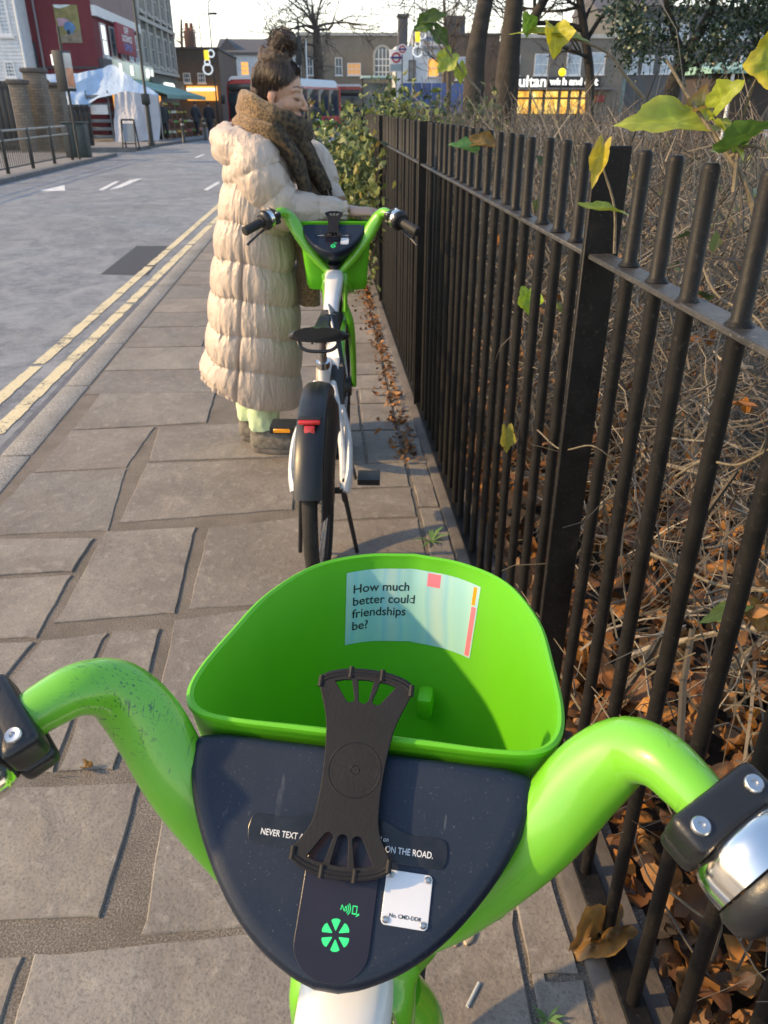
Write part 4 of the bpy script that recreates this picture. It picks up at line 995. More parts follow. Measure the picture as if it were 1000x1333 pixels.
# ================================================================== HEDGE, LEAF LITTER, SHRUBS, LEAFY TWIGS
BARK=island('twig_bark',[(0,(.045,.038,.032)),(.25,(.10,.083,.068)),(.5,(.20,.172,.138)),(.7,(.075,.066,.048)),(.88,(.27,.235,.19)),(1,(.38,.33,.265))],.8,noise_amt=.5,nscale=60)
LITTER=island('fallen_leaf',[(0,(.07,.032,.014)),(.22,(.22,.085,.022)),(.42,(.42,.17,.030)),(.6,(.12,.058,.030)),(.8,(.50,.22,.04)),(.9,(.30,.17,.085)),(1,(.05,.028,.02))],.62,transl=.15,noise_amt=.55,nscale=45,bump=.4,bscale=60)
def np_tubes(P,R,sides=3):
    """P (n,k,3) polylines, R (n,k) radii -> one mesh of thin tubes, built with numpy"""
    n,k,_=P.shape; T=np.gradient(P,axis=1); T/=np.linalg.norm(T,axis=2,keepdims=True)+1e-9
    ref=np.zeros_like(T); ref[...,2]=1; par=np.abs(T[...,2])>.9; ref[par]=[1,0,0]
    U=np.cross(T,ref); U/=np.linalg.norm(U,axis=2,keepdims=True)+1e-9; V=np.cross(T,U)
    a=np.arange(sides)*2*np.pi/sides
    X=P[:,:,None,:]+R[:,:,None,None]*(U[:,:,None,:]*np.cos(a)[:,None]+V[:,:,None,:]*np.sin(a)[:,None])
    verts=X.reshape(-1,3); idx=np.arange(n*k*sides).reshape(n,k,sides)
    q=np.stack([idx[:,:-1,:],np.roll(idx,-1,2)[:,:-1,:],np.roll(idx,-1,2)[:,1:,:],idx[:,1:,:]],-1).reshape(-1,4)
    return verts,q
def np_obj(name,verts,quads,m,parent=None,smooth=True,**k):
    me=bpy.data.meshes.new(name); me.vertices.add(len(verts)); me.vertices.foreach_set('co',np.asarray(verts,np.float32).ravel())
    nq=len(quads); w=quads.shape[1]; me.loops.add(nq*w); me.loops.foreach_set('vertex_index',quads.ravel().astype(np.int32)); me.polygons.add(nq); me.polygons.foreach_set('loop_start',np.arange(0,nq*w,w,dtype=np.int32))
    me.update(calc_edges=True); me.validate()
    return obj(name,me,m,parent,smooth,**k)
def twigs(n,reg,dirf,ln,rad,k=6,curl=.25):
    """n twigs starting inside the box reg; dirf gives the mean directions"""
    p=np.stack([rng.uniform(a,b,n) for a,b in reg],1); d=dirf(n,p); d/=np.linalg.norm(d,axis=1,keepdims=True); L=rng.uniform(*ln,n)*(.5+rng.random(n))
    P=np.zeros((n,k,3)); P[:,0]=p
    for i in range(1,k):
        d=d+rng.normal(0,curl,(n,3)); d/=np.linalg.norm(d,axis=1,keepdims=True); P[:,i]=P[:,i-1]+d*(L/(k-1))[:,None]
    R=(rng.uniform(*rad,n)[:,None])*np.linspace(1,.45,k)[None]
    return P,R
def up_dir(s,upw=1.0):
    def f(n,p): 
        d=rng.normal(0,s,(n,3)); d[:,2]+=upw; return d
    return f
allv=[];allq=[];off=0
def push(P,R,sides=3):
    global off
    v,q=np_tubes(P,R,sides); allv.append(v); allq.append(q+off); off+=len(v)
def clipx(P,R,lim):
    # keep every twig behind the railing, apart from tips poking through
    m=(P[:,:,0].min(1)>lim); return P[m],R[m]
# near part of the hedge, seen through the bars
push(*clipx(*twigs(950,((.62,1.7),(.35,3.2),(.05,1.1)),up_dir(.9,.35),(.25,.7),(.0010,.0042),7,.26),.565))
push(*clipx(*twigs(560,((.62,1.6),(.35,3.2),(.3,1.25)),up_dir(.5,.8),(.2,.5),(.0012,.0028),7,.22),.50),)
push(*clipx(*twigs(260,((.62,1.2),(.4,2.6),(.15,1.2)),lambda n,p:rng.normal(0,1,(n,3))*np.array([.9,1,.5]),(.2,.5),(.0010,.0020),7,.3),.40))
push(*clipx(*twigs(60,((.7,2.2),(.3,4.0),(0,.1)),up_dir(.35,1),(.6,1.0),(.006,.014),8,.16),.57),5)
# middle and far parts
push(*clipx(*twigs(3200,((.60,2.6),(3.0,8.5),(.05,1.15)),up_dir(.8,.55),(.3,.6),(.0018,.0042),5,.28),.52))
push(*clipx(*twigs(2600,((.60,3.2),(1.6,9.5),(.95,1.26)),up_dir(.45,.9),(.14,.34),(.0016,.0034),4,.22),.52))
push(*clipx(*twigs(120,((.75,2.6),(3,9.5),(0,.1)),up_dir(.3,1),(.7,1.1),(.007,.015),7,.15),.57),5)
push(*clipx(*twigs(3000,((.60,4.8),(9.0,17),(.2,1.25)),up_dir(.6,.8),(.3,.6),(.003,.007),4,.25),.52))
push(*clipx(*twigs(1500,((1.6,4.2),(1.4,9.5),(.55,1.2)),up_dir(.6,.8),(.3,.6),(.002,.004),5,.25),.52))
hedge=np_obj('hedge',np.concatenate(allv),np.concatenate(allq),BARK,label='tangled mass of bare brown winter twigs filling the hedge behind the railing',category='hedge',kind='stuff')
SHL=island('shrub_leaf',[(0,(.030,.050,.018)),(.3,(.065,.10,.035)),(.55,(.12,.165,.05)),(.75,(.22,.26,.07)),(.9,(.36,.38,.10)),(1,(.26,.18,.05))],.5,transl=.25,noise_amt=.3)
# ---- fallen leaves
def leaf_mass(cx,cy,cz,size,n,seed,tilt=.5):
    r=np.random.default_rng(seed); k=len(cx); 
    # 3x3 grid leaf, curled, pointed ends
    gx=np.array([-1,-.55,-.5,-.1,0,-.1,.5,.55,.5,1.0,-.55,-.55]) 
    V=np.array([[-1,0],[-.55,.42],[-.62,.0],[-.55,-.42],[-.1,.62],[-.1,0],[-.1,-.62],[.42,.45],[.42,0],[.42,-.45],[1,.04]],float)
    F=np.array([[0,2,1,1],[0,3,2,2],[1,2,5,4],[2,3,6,5],[4,5,8,7],[5,6,9,8],[7,8,10,10],[8,9,10,10]])
    T=np.array([[0,2,1],[0,3,2],[1,2,5],[1,5,4],[2,3,6],[2,6,5],[4,5,8],[4,8,7],[5,6,9],[5,9,8],[7,8,10],[8,9,10]])
    X=np.repeat(V[None,:,0],k,0)*(1+r.normal(0,.10,(k,11))); Y=np.repeat(V[None,:,1],k,0)*(1+r.normal(0,.18,(k,11)))*r.uniform(.6,1.05,(k,1))
    Z=(r.normal(0,.35,(k,1))*Y**2*1.4+r.normal(0,.30,(k,1))*X**2+r.normal(0,.07,(k,11)))
    A=np.stack([X,Y,Z],2)*size[:,None,None]*.5
    ax=r.normal(0,tilt,k); ay=r.normal(0,tilt,k); az=r.uniform(0,6.28,k)
    c,s=np.cos(ax),np.sin(ax); Y2=A[...,1]*c[:,None]-A[...,2]*s[:,None]; Z2=A[...,1]*s[:,None]+A[...,2]*c[:,None]; A[...,1]=Y2;A[...,2]=Z2
    c,s=np.cos(ay),np.sin(ay); X2=A[...,0]*c[:,None]+A[...,2]*s[:,None]; Z2=-A[...,0]*s[:,None]+A[...,2]*c[:,None]; A[...,0]=X2;A[...,2]=Z2
    c,s=np.cos(az),np.sin(az); X2=A[...,0]*c[:,None]-A[...,1]*s[:,None]; Y2=A[...,0]*s[:,None]+A[...,1]*c[:,None]; A[...,0]=X2;A[...,1]=Y2
    A+=np.stack([cx,cy,cz],1)[:,None,:]
    return A.reshape(-1,3),(T[None]+np.arange(k)[:,None,None]*11).reshape(-1,3)
n=3600; y=.3+rng.random(n)**1.5*6; x=.61+rng.random(n)**1.3*1.7; z=.0+np.abs(rng.normal(0,.035,n))
v,q=leaf_mass(x,y,z,rng.uniform(.035,.085,n),n,1,.55)
def big_leaf_mass(cx,cy,cz,size,seed,tilt=.5):
    r=np.random.default_rng(seed); k=len(cx); NA=20; th=np.arange(NA)*2*np.pi/NA; rings=(0,.45,.8,1.0); out=[]
    for i in range(k):
        lob=r.uniform(.10,.30); nl=r.choice([1,3,5]); R=1+lob*np.cos(nl*th)+r.normal(0,.06,NA); R*=1-.3*np.exp(-((th-np.pi)/.35)**2); as_=r.uniform(.6,1.0); V=[np.zeros((1,3))]
        cu=r.normal(0,.55,2); tw=r.normal(0,.5); ph=r.uniform(0,6.28)
        for q_ in rings[1:]:
            x=np.cos(th)*R*q_; y=np.sin(th)*R*q_*as_; z=cu[0]*y*y+cu[1]*x*x*.7+tw*x*y*.6+.16*q_*np.cos(3*th+ph)+r.normal(0,.05,NA)*q_; V.append(np.stack([x,y,z],1))
        V=np.concatenate(V)*size[i]*.5; a,b,c=r.normal(0,tilt),r.normal(0,tilt),r.uniform(0,6.28)
        Mx=np.array(Matrix.Rotation(c,3,'Z')@Matrix.Rotation(b,3,'Y')@Matrix.Rotation(a,3,'X')); out.append(V@Mx.T+np.array([cx[i],cy[i],cz[i]]))
    nv=1+3*NA; F=[]
    for j in range(NA):
        j2=(j+1)%NA; F.append((0,1+j,1+j2))
        for q_ in (0,1): a,b=1+q_*NA+j,1+q_*NA+j2; F+= [(a,a+NA,b+NA),(a,b+NA,b)]
    F=np.array(F); return np.concatenate(out),(F[None]+np.arange(k)[:,None,None]*nv).reshape(-1,3)
n2=900; y2=.35+rng.random(n2)**1.3*3.2; x2=.61+rng.random(n2)**1.2*1.1; z2=.02+np.abs(rng.normal(0,.045,n2)); v2,q2=big_leaf_mass(x2,y2,z2,rng.uniform(.05,.115,n2),11,.55)
q=np.concatenate([q,q2+len(v)]); v=np.concatenate([v,v2])
np_obj('fallen_leaves',v,q,LITTER,label='thick litter of orange and brown fallen leaves on the soil behind the railing',category='leaf litter',kind='stuff')
n=520; y=3.3+rng.random(n)*4.3; x=.46-.01*y-np.abs(rng.normal(0,.055,n))-(.02); z=.004+np.abs(rng.normal(0,.014,n)); 
v,q=leaf_mass(x,y,z,rng.uniform(.02,.055,n),n,2,.5)
np_obj('leaf_drift',v,q,LITTER,label='narrow drift of brown leaves blown against the foot of the railing on the pavement',category='leaf drift',kind='stuff')
n=330; y=1.2+rng.random(n)*8; x=.7+rng.random(n)*2.2; z=.75+rng.random(n)*.6
v,q=leaf_mass(x,y,z,rng.uniform(.03,.06,n),n,23,.8)
np_obj('hedge_green_leaves',v,q,SHL,label='sparse small green leaves still hanging among the bare twigs of the hedge',category='leaves',kind='stuff')
n=420; y=.5+rng.random(n)*4; x=.62+rng.random(n)*.9; z=.12+rng.random(n)*1.0
v,q=leaf_mass(x,y,z,rng.uniform(.03,.06,n),n,3,.9)
np_obj('dead_hedge_leaves',v,q,LITTER,label='curled brown leaves caught among the bare twigs of the hedge',category='dead leaves',kind='stuff')
# ---- large living leaves on twigs in front of the hedge
def m_leaf():
    g=G('living_leaf'); at=g.n('VertexColor'); at.layer_name='tone'; f=g.noise(70,4,.6,g.coord()); c=g.mix(g.math('MULTIPLY',f,.45),at.outputs[0],(.10,.11,.01)); g.col(c); g.set(Roughness=.48)
    t=g.n('BsdfTranslucent'); g.l(c,t.inputs[0]); a=g.n('MixShader'); a.inputs[0].default_value=.35; g.l(g.b.outputs[0],a.inputs[1]); g.l(t.outputs[0],a.inputs[2]); g.l(a.outputs[0],g.N['Material Output'].inputs[0]); g.bump(f,.25,.004); return g.m
LEAFM=m_leaf()
STEM=M('twig_stem',(.14,.115,.075),.7,var=.4,scale=60,bump=.4,bscale=200)
def leaf(parent,base,tip,size_w,normal,col,edge=None,curl=.25,wav=.06,seed=0,lobed=True):
    """broad toothed leaf from base to tip, width size_w, facing normal; raised veins, pale along them"""
    base=Vector(base); tip=Vector(tip); ax=(tip-base); L=ax.length; ax.normalize(); nr=Vector(normal); nr=(nr-ax*nr.dot(ax)).normalized(); sd=nr.cross(ax)
    NR,NA=9,44; v=[]; cols=[]; col=Vector(col); edge=Vector(edge or col)
    c0=.30
    for i in range(NR+1):
        rr=i/NR
        for j in range(NA):
            th=2*math.pi*j/NA; R=1+ (.10*math.cos(5*th) if lobed else 0)+.035*math.cos(15*th)
            if lobed: R*=1-.38*math.exp(-((abs(th-math.pi))/.28)**2)
            u=math.cos(th)*R*rr; w=math.sin(th)*R*rr; u=u*(1.0+.25*max(u,0)); 
            x=c0*L+u*L*.56; y=w*size_w*.5
            vein=min(abs(math.sin((th)*2.5+0))*rr,1); z=curl*size_w*(w*w*.8)-.25*curl*size_w*u*u+wav*size_w*noise.noise(Vector((u*2.2+seed,w*2.2,seed)))+.012*size_w*math.cos(5*th)*rr
            v.append(base+ax*x+sd*y+nr*z)
            k=rr**2.5; c=col.lerp(edge,k); vv=math.exp(-((math.sin(2.5*th)*rr)/.10)**2); c=c.lerp(c*1.5+Vector((.05,.05,.0)),.45*vv); c=c*(1+.25*noise.noise(Vector((u*5+seed,w*5,0)))); cols+=[max(c.x,0),max(c.y,0),max(c.z,0),1]
    f=[]
    for i in range(NR):
        for j in range(NA):
            a,b=i*NA+j,i*NA+(j+1)%NA; f.append((a,b,b+NA,a+NA))
    if parent is not None: v=[q-parent.location for q in v]
    o=obj('leaf',(v,f),LEAFM,parent); ca2=o.data.color_attributes.new('tone','FLOAT_COLOR','POINT'); ca2.data.foreach_set('color',cols); return o
YG=(.30,.36,.035); YE=(.55,.44,.03); GR=(.12,.26,.035); PG=(.28,.40,.09); BR=(.22,.11,.035)
def sprig(name,label,stems,leaves):
    root=stems[0][0]; t=thing('leafy_twig',label,'twig',root)
    for st in stems: 
        r0=st[-1]; pts=[Vector(p)-Vector(root) for p in st[:-1]]; k=len(pts); obj('stem',sweep(cr([(*p,r0*(1-.6*i/(k-1)),r0*(1-.6*i/(k-1))) for i,p in enumerate(pts)],5),7),STEM,t)
    for i,l in enumerate(leaves): leaf(t,*l[:2],l[2],l[3],l[4],l[5] if len(l)>5 else None,l[6] if len(l)>6 else .25,.10,seed=i*3.7+len(label))
    return t
q=lambda px,py,Y: atY(px,py,Y)
sprig('leafy_twig','upright twig with a broad pale green leaf and yellowing leaves at the right',
 [[q(992,330,1.05),q(975,250,1.06),q(950,205,1.08),q(905,140,1.12),q(868,78,1.15),.0045],[q(950,205,1.08),q(978,190,1.06),q(1012,205,1.04),.003],[q(955,250,1.06),q(962,190,1.07),q(968,150,1.08),q(985,100,1.05),.003]],
 [(q(912,158,1.12),q(812,158,1.10),.062,(.1,-.62,.78),(.33,.42,.06),(.40,.44,.06),.25),(q(928,140,1.10),q(962,108,1.06),.040,(-.2,-.8,.5),YG),(q(935,160,1.10),q(968,200,1.05),.055,(.5,-.8,.3),(.34,.38,.04)),(q(1012,80,1.05),q(975,82,1.05),.062,(-.2,-.9,.2),YG,YE),(q(955,190,1.06),q(1015,150,1.0),.06,(.2,-.6,.7),(.09,.20,.035)),(q(905,138,1.12),q(935,128,1.15),.03,(0,-.7,.6),(.24,.19,.03),BR,.6)])
sprig('leafy_twig','thin arching twig holding a bright yellow leaf against the dark trunk',
 [[q(838,128,1.5),q(815,100,1.5),q(795,72,1.5),q(765,56,1.5),q(735,48,1.5),q(700,44,1.5),.0035],[q(805,85,1.5),q(798,95,1.49),.002]],
 [(q(722,34,1.5),q(724,68,1.48),.050,(.1,-.9,.2),(.48,.44,.015),None,.5),(q(720,42,1.5),q(668,42,1.52),.024,(.1,-.4,.8),YG,None,.2),(q(728,46,1.5),q(768,52,1.5),.026,(0,-.4,.8),(.26,.30,.08)),(q(690,40,1.52),q(684,18,1.5),.03,(0,-.9,.2),GR)])
sprig('leafy_twig','yellow crumpled leaf caught beside the wide fence post',
 [[q(800,330,1.40),q(800,270,1.41),q(785,215,1.42),q(790,190,1.43),.003]],
 [(q(786,188,1.42),q(772,238,1.40),.030,(-.4,-.9,.1),YE,(.42,.33,.05),.7),(q(766,270,1.38),q(818,276,1.40),.030,(.1,-.25,.95),(.28,.36,.05),None,.3)])
sprig('leafy_twig','single fresh green leaf poking between the railing bars',
 [[q(720,400,2.1),q(705,398,2.02),q(690,382,1.98),.0025]],[(q(689,378,1.97),q(690,408,1.96),.062,(-.1,-.95,.2),(.26,.42,.03),(.30,.44,.04),.3)])
sprig('leafy_twig','green and brown leaves lying on the distant bar tops',
 [[q(655,205,2.6),q(630,190,2.6),q(600,188,2.55),.003]],[(q(618,196,2.5),q(588,186,2.5),.045,(0,-.6,.8),(.10,.26,.08),None,.4),(q(618,186,2.5),q(652,188,2.5),.05,(0,-.7,.7),(.25,.15,.06),BR,.5)])
sprig('leafy_twig','low twig with a pale green leaf and a dead brown leaf near the ground',
 [[q(1010,850,.98),q(985,800,.96),q(960,792,.95),.0022],[q(985,800,.96),q(998,800,.95),.002]],[(q(966,788,.95),q(916,808,.94),.028,(0,-.6,.8),(.30,.36,.08),None,.4),(q(978,790,.95),q(1008,822,.93),.04,(-.2,-.8,.4),(.32,.18,.05),(.16,.07,.03),.6)])
sprig('leafy_twig','small faded yellow leaf hanging low inside the hedge',
 [[q(690,600,2.0),q(672,575,1.95),q(662,560,1.92),.002]],[(q(660,558,1.9),q(660,588,1.9),.04,(0,-.9,.2),(.30,.27,.05),None,.4)])
sprig('leafy_twig','slender twig with dark green leaves standing up against the sky',
 [[q(625,120,4.2),q(600,90,4.2),q(575,55,4.2),q(552,25,4.2),.006],[q(585,70,4.2),q(596,80,4.2),.004]],
 [(q(560,28,4.2),q(540,38,4.2),.07,(0,-.9,.2),(.05,.12,.03)),(q(566,38,4.2),q(582,58,4.2),.07,(0,-.9,.1),(.05,.10,.03)),(q(552,24,4.2),q(580,18,4.2),.06,(0,-.8,.3),(.06,.11,.03)),(q(588,70,4.2),q(572,92,4.2),.10,(0,-.9,.2),(.30,.38,.06)),(q(598,84,4.2),q(600,108,4.2),.06,(0,-.9,.2),YG)])
# thorny long twigs crossing in front of the bars
random.seed(12); A=[]
def longtwig(pts,r):
    A.append(sweep(cr([(*p,r*(1-.5*i/len(pts)),r*(1-.5*i/len(pts))) for i,p in enumerate(pts)],5),6))
for px in ([(700,1030),(760,960),(800,900),(880,840),(960,820)],[(845,720),(880,735),(930,760),(1000,770)],[(720,860),(760,930),(830,1010),(880,1040)],[(870,1160),(930,1200),(985,1180),(1010,1150)],[(900,300),(930,380),(990,420),(1010,500)]):
    Y=[.62,1.05][px[0][0]<700]; r0=random.uniform(.0022,.004)
    P=[]
    for p in px:
        yy=onf=None; rr=ray(*p); s=(.57)/(rr.x) if rr.x>.05 else 3; P.append(Vector((0,0,CAM_H))+rr*s)
    longtwig(P,r0)
for px,X in (([(735,1040),(770,985),(800,930),(845,880),(905,850)],.50),([(672,760),(700,800),(742,860),(790,915),(840,960)],.505),([(775,905),(800,945),(850,1010),(875,1060)],.50),([(700,560),(730,585),(770,580),(800,600)],.50),([(600,470),(630,480),(665,470),(700,480)],.505),([(880,620),(915,600),(960,605),(1010,580)],.50)):
    longtwig([Vector((0,0,CAM_H))+ray(*p)*((X+random.uniform(0,.05)*(i>0))/ray(*p).x) for i,p in enumerate(px)],random.uniform(.0014,.0026))
t0=thing('bramble_stem','long thin bramble stems arching in and out between the railing bars','bramble',(.57,1.2,0))
for a in A: obj('stem',([v-t0.location for v in a[0]],a[1]),STEM,t0)
# ---- leafy evergreen shrub overhanging the far end of the railing
def shrub(name,label,c,rad,n,size,seed,mat,trunkn=14,cat='shrub'):
    r=np.random.default_rng(seed); t=thing(name,label,cat,(c[0],c[1],0))
    k=34; cc=r.normal(0,1,(k,3)); cc/=np.linalg.norm(cc,axis=1,keepdims=True); cc*=r.uniform(.35,.95,(k,1)); 
    idx=r.integers(0,k,n); p=cc[idx]+r.normal(0,.20,(n,3)); p*=np.array(rad); p[:,2]+=c[2]; m=p[:,2]>.05; p=p[m]; n=len(p)
    v,qd=leaf_mass(p[:,0],p[:,1],p[:,2],r.uniform(size*.6,size*1.4,n),n,seed,.9); o=np_obj('foliage',v,qd,mat,t)
    P=np.zeros((trunkn,6,3)); 
    for i in range(trunkn):
        e=cc[i%k]*np.array(rad)*.85; e[2]+=c[2]; b=np.array([r.uniform(-.1,.1)*rad[0],r.uniform(-.2,.2)*rad[1],0])
        for j in range(6): u=j/5; P[i,j]=b*(1-u)+e*u+r.normal(0,.03,3)*(0<j<5)
    v,qd=np_tubes(P,np.full((trunkn,6),.012)*np.linspace(1,.4,6)[None],5); np_obj('branch',v,qd,BARK,t); return t
shrub('leafy_shrub','dense green and yellow leafy shrub spilling over the far end of the railing',(.50,8.6,.82),(.62,2.3,.80),7000,.075,31,SHL)
shrub('leafy_shrub','darker green shrub rising above the hedge beyond the railing',(1.5,13.5,.95),(1.2,2.2,.80),5200,.10,32,island('dark_shrub_leaf',[(0,(.02,.04,.02)),(.5,(.05,.085,.035)),(.85,(.10,.14,.05)),(1,(.22,.24,.07))],.5,transl=.2))
# ---- small weeds and litter on the pavement
WEED=M('weed_green',(.10,.19,.05),.6,var=.3)
def weed(p,n,h,label,seed):
    r=random.Random(seed); t=thing('weed',label,'weed',p); 
    for i in range(n):
        a=r.uniform(0,6.28); d=Vector((math.cos(a),math.sin(a),0)); L=h*r.uniform(.6,1.2); up=r.uniform(.3,1.0); side=Vector((-d.y,d.x,0)); w=L*.10
        pts=[Vector((0,0,0)),d*L*.45+Vector((0,0,L*.45*up)),d*L+Vector((0,0,L*.5*up))]
        obj('blade',([pts[0]-side*w*.3,pts[0]+side*w*.3,pts[1]+side*w,pts[1]-side*w,pts[2]],[(0,1,2,3),(3,2,4)]),WEED,t)
weed(atZ(562,705,0),12,.075,'small spiky green weed growing from the joint beside the railing foot',1)
weed(atZ(712,1328,0),14,.030,'tiny green weed in the paving joint at the bottom edge',2)
BONE=M('peanut_shell',(.42,.33,.22),.8,var=.35,scale=120,bump=.6,bscale=400)
def shell(p,ang,label,w):
    o=obj('dry_husk',sweep([(*(Matrix.Rotation(ang,3,'Z')@Vector((x,y,.006))),r,r*.8) for x,y,r in w],10),BONE,label=label,category='husk'); o.location=p; return o
shell(atZ(612,1222,0),.9,'pale curved dry husk on the paving right of the console',[(-.020,.004,.002),(-.017,.002,.006),(-.008,-.003,.0055),(0,-.004,.0045),(.010,-.001,.0055),(.017,.004,.004),(.020,.006,.001)])
shell(atZ(594,1226,0),1.2,'smaller brown dry husk lying beside the pale curved one',[(-.014,0,.002),(-.010,0,.006),(0,.001,.0055),(.010,0,.005),(.014,0,.001)])
cig=obj('paper_stick',sweep([(-.026,0,.005,.0036,.0036),(.026,0,.005,.0036,.0036)],12),M('pale_paper',(.40,.42,.42),.8),label='small grey cigarette stub lying on the paving in the curved shadow',category='cigarette'); cig.location=atZ(616,1297,0); cig.rotation_euler=(0,0,.95)
lf=thing('dead_leaf','large curled brown dead leaf at the foot of the railing bars','leaf',atZ(775,1238,0)+Vector((0,0,.02)))
leaf(lf,lf.location+Vector((.05,.02,.03)),lf.location+Vector((-.055,-.015,.0)),.085,(-.3,-.4,.8),(.16,.07,.03),(.30,.15,.05),1.0,.35,seed=5)
for i,(px,py,ang,L) in enumerate([(385,1012,.1,.03),(90,1038,0,.04)]): pass
TW=obj('dry_twig',sweep([(0,0,.004,.0018,.0018),(.02,.004,.006,.0016,.0016),(.04,0,.005,.001,.001)],6),STEM,label='short straw coloured twig on the joint left of the handlebar',category='twig'); TW.location=atZ(70,1012,0)
lf=thing('dead_leaf','small brown crumpled leaf on the joint left of the handlebar','leaf',atZ(113,1003,0)+Vector((0,0,.008)))
leaf(lf,lf.location+Vector((.012,0,.008)),lf.location+Vector((-.014,.006,0)),.022,(-.2,-.3,.9),(.24,.12,.05),(.30,.17,.07),1.0,.3,seed=8)
# ================================================================== FAR SIDE OF THE STREET
CXM=Matrix(((0,0,1),(1,0,0),(0,1,0))).to_4x4()                     # text plane on walls facing +x
CYM=Matrix(((1,0,0),(0,0,-1),(0,1,0))).to_4x4()                    # text plane on walls facing -y
GLASS=M('window_glass',(.10,.13,.16),.12,var=.35,scale=1.5)
PALEG=M('pale_window_glass',(.34,.42,.50),.2,var=.3,scale=1.2)
LIT=M('lit_window',(.4,.22,.05),.5,emis=((1.0,.42,.07),.9),var=.3,scale=3)
LITW=M('lit_sign_white',(.8,.8,.76),.5,emis=((1,.97,.88),.9))
FRW=M('white_window_frame',(.62,.64,.66),.6)
STONEW=M('pale_stone_trim',(.40,.39,.36),.8,var=.2,scale=4)
SLATE=M('roof_slate',(.085,.085,.095),.8,var=.3,scale=6)
CRT=M('brown_crate',(.12,.065,.04),.8,var=.35,scale=5)
DKMETAL=M('dark_street_metal',(.018,.021,.022),.45,var=.3)
def building(name,label,x0,x1,y0,y1,h,mat,z0=-.1):
    t=thing(name,label,'building',((x0+x1)/2,y0 if y0>0 else 0,0)); t['_b']=0; del t['_b']
    part('wall',box(x0,x1,y0,y1,z0,h),mat,t,smooth=False); return t
def part(name,vf,m,t,parent=None,smooth=True):
    L=t.location
    if isinstance(vf,bmesh.types.BMesh): vf.transform(Matrix.Translation(-L))
    elif isinstance(vf,bpy.types.Mesh): vf.transform(Matrix.Translation(-L))
    else: vf=([Vector(v)-L for v in vf[0]],vf[1])
    return obj(name,vf,m,parent or t,smooth)
def win_y(t,x0,x1,z0,z1,Y,pane=None,frame=None,fw=.07,cols=2,rows=2,sill=True,arch=False):
    """sash window on a wall facing -y at Y"""
    A=vfs(); f=fw
    for b in ((x0,x0+f,z0,z1),(x1-f,x1,z0,z1),(x0+f,x1-f,z1-f,z1),(x0+f,x1-f,z0,z0+f)): add(A,box(b[0],b[1],Y-.06,Y+.02,b[2],b[3]))
    for i in range(1,cols): x=x0+(x1-x0)*i/cols; add(A,box(x-.02,x+.02,Y-.045,Y+.01,z0+f,z1-f))
    for i in range(1,rows): z=z0+(z1-z0)*i/rows; add(A,box(x0+f,x1-f,Y-.05,Y+.01,z-.03,z+.03))
    if sill: add(A,box(x0-.08,x1+.08,Y-.14,Y+.02,z0-.10,z0-.003))
    w=part('window',A,frame or FRW,t,smooth=False); part('pane',box(x0+f*.5,x1-f*.5,Y-.022,Y+.03,z0+f*.5,z1-f*.5),pane or GLASS,t,w,False); return w
def win_x(t,y0,y1,z0,z1,X,pane=None,frame=None,fw=.09,cols=2,rows=2,sill=True):
    A=vfs(); f=fw
    for b in ((y0,y0+f,z0,z1),(y1-f,y1,z0,z1),(y0+f,y1-f,z1-f,z1),(y0+f,y1-f,z0,z0+f)): add(A,box(X-.02,X+.08,b[0],b[1],b[2],b[3]))
    for i in range(1,cols): y=y0+(y1-y0)*i/cols; add(A,box(X-.01,X+.055,y-.025,y+.025,z0+f,z1-f))
    for i in range(1,rows): z=z0+(z1-z0)*i/rows; add(A,box(X-.01,X+.06,y0+f,y1-f,z-.03,z+.03))
    if sill: add(A,box(X-.02,X+.2,y0-.1,y1+.1,z0-.14,z0-.003))
    w=part('window',A,frame or FRW,t,smooth=False); part('pane',box(X-.03,X+.025,y0+f*.5,y1-f*.5,z0+f*.5,z1-f*.5),pane or GLASS,t,w,False); return w
def pxw(t,px0,py0,px1,py1,Y,**k):
    a=atY(px0,py0,Y); b=atY(px1,py1,Y); return win_y(t,a.x,b.x,b.z,a.z,Y,**k)
# ---- the far pavement swings out towards the junction
kp=[(-7.45,35.2),(-7.4,38),(-7.0,41),(-6.5,44),(-5.9,48),(-5.2,53),(-4.8,59.5)]
kq=cr(kp,5); v=[];f=[]
for x,y in kq: v+=[(-9,y,-.2),(-9,y,.004),(x-.15,y,.004),(x,y,.004),(x,y,-.2)]
for i in range(len(kq)-1):
    for j in range(4): f.append((i*5+j,i*5+j+1,i*5+j+6,i*5+j+5))
obj('far_pavement',(v,f),FARPAVE,kind='structure',smooth=False)
v=[];f=[]
for x,y in kq: v+=[(x-.14,y,.010),(x+.006,y,.010),(x+.006,y,-.2)]
for i in range(len(kq)-1):
    for j in range(2): f.append((i*3+j,i*3+j+1,i*3+j+4,i*3+j+3))
obj('far_kerb',(v,f),DKERB,kind='structure',smooth=False)
# ---- white boarded building at the left edge
WB=M('white_boarding',(.55,.58,.62),.7,var=.12,scale=3)
xr=atY(28,60,45.2).x; t=building('boarded_building','white boarded building at the left edge with a tall sash window',-30,xr,45.2,46.98,11,WB)
A=vfs(); z=.2
while z<10.8: add(A,[ [Vector((x,y,zz)) for x,y,zz in ((-30,45.17,z),(xr,45.17,z),(xr,45.185,z+.15),(-30,45.185,z+.15),(-30,45.199,z),(xr,45.199,z))], [(0,1,2,3),(4,5,1,0)] ]); z+=.16
part('boarding',A,WB,t,smooth=False); pxw(t,-14,-30,17,47,45.2,cols=2,rows=3,fw=.12,pane=PALEG); pxw(t,5,80,22,101,45.2,cols=3,rows=1,pane=GLASS)
pd=tube((xr+.06,45.1,0),(xr+.06,45.1,10),.05); part('drainpipe',pd,FRW,t)
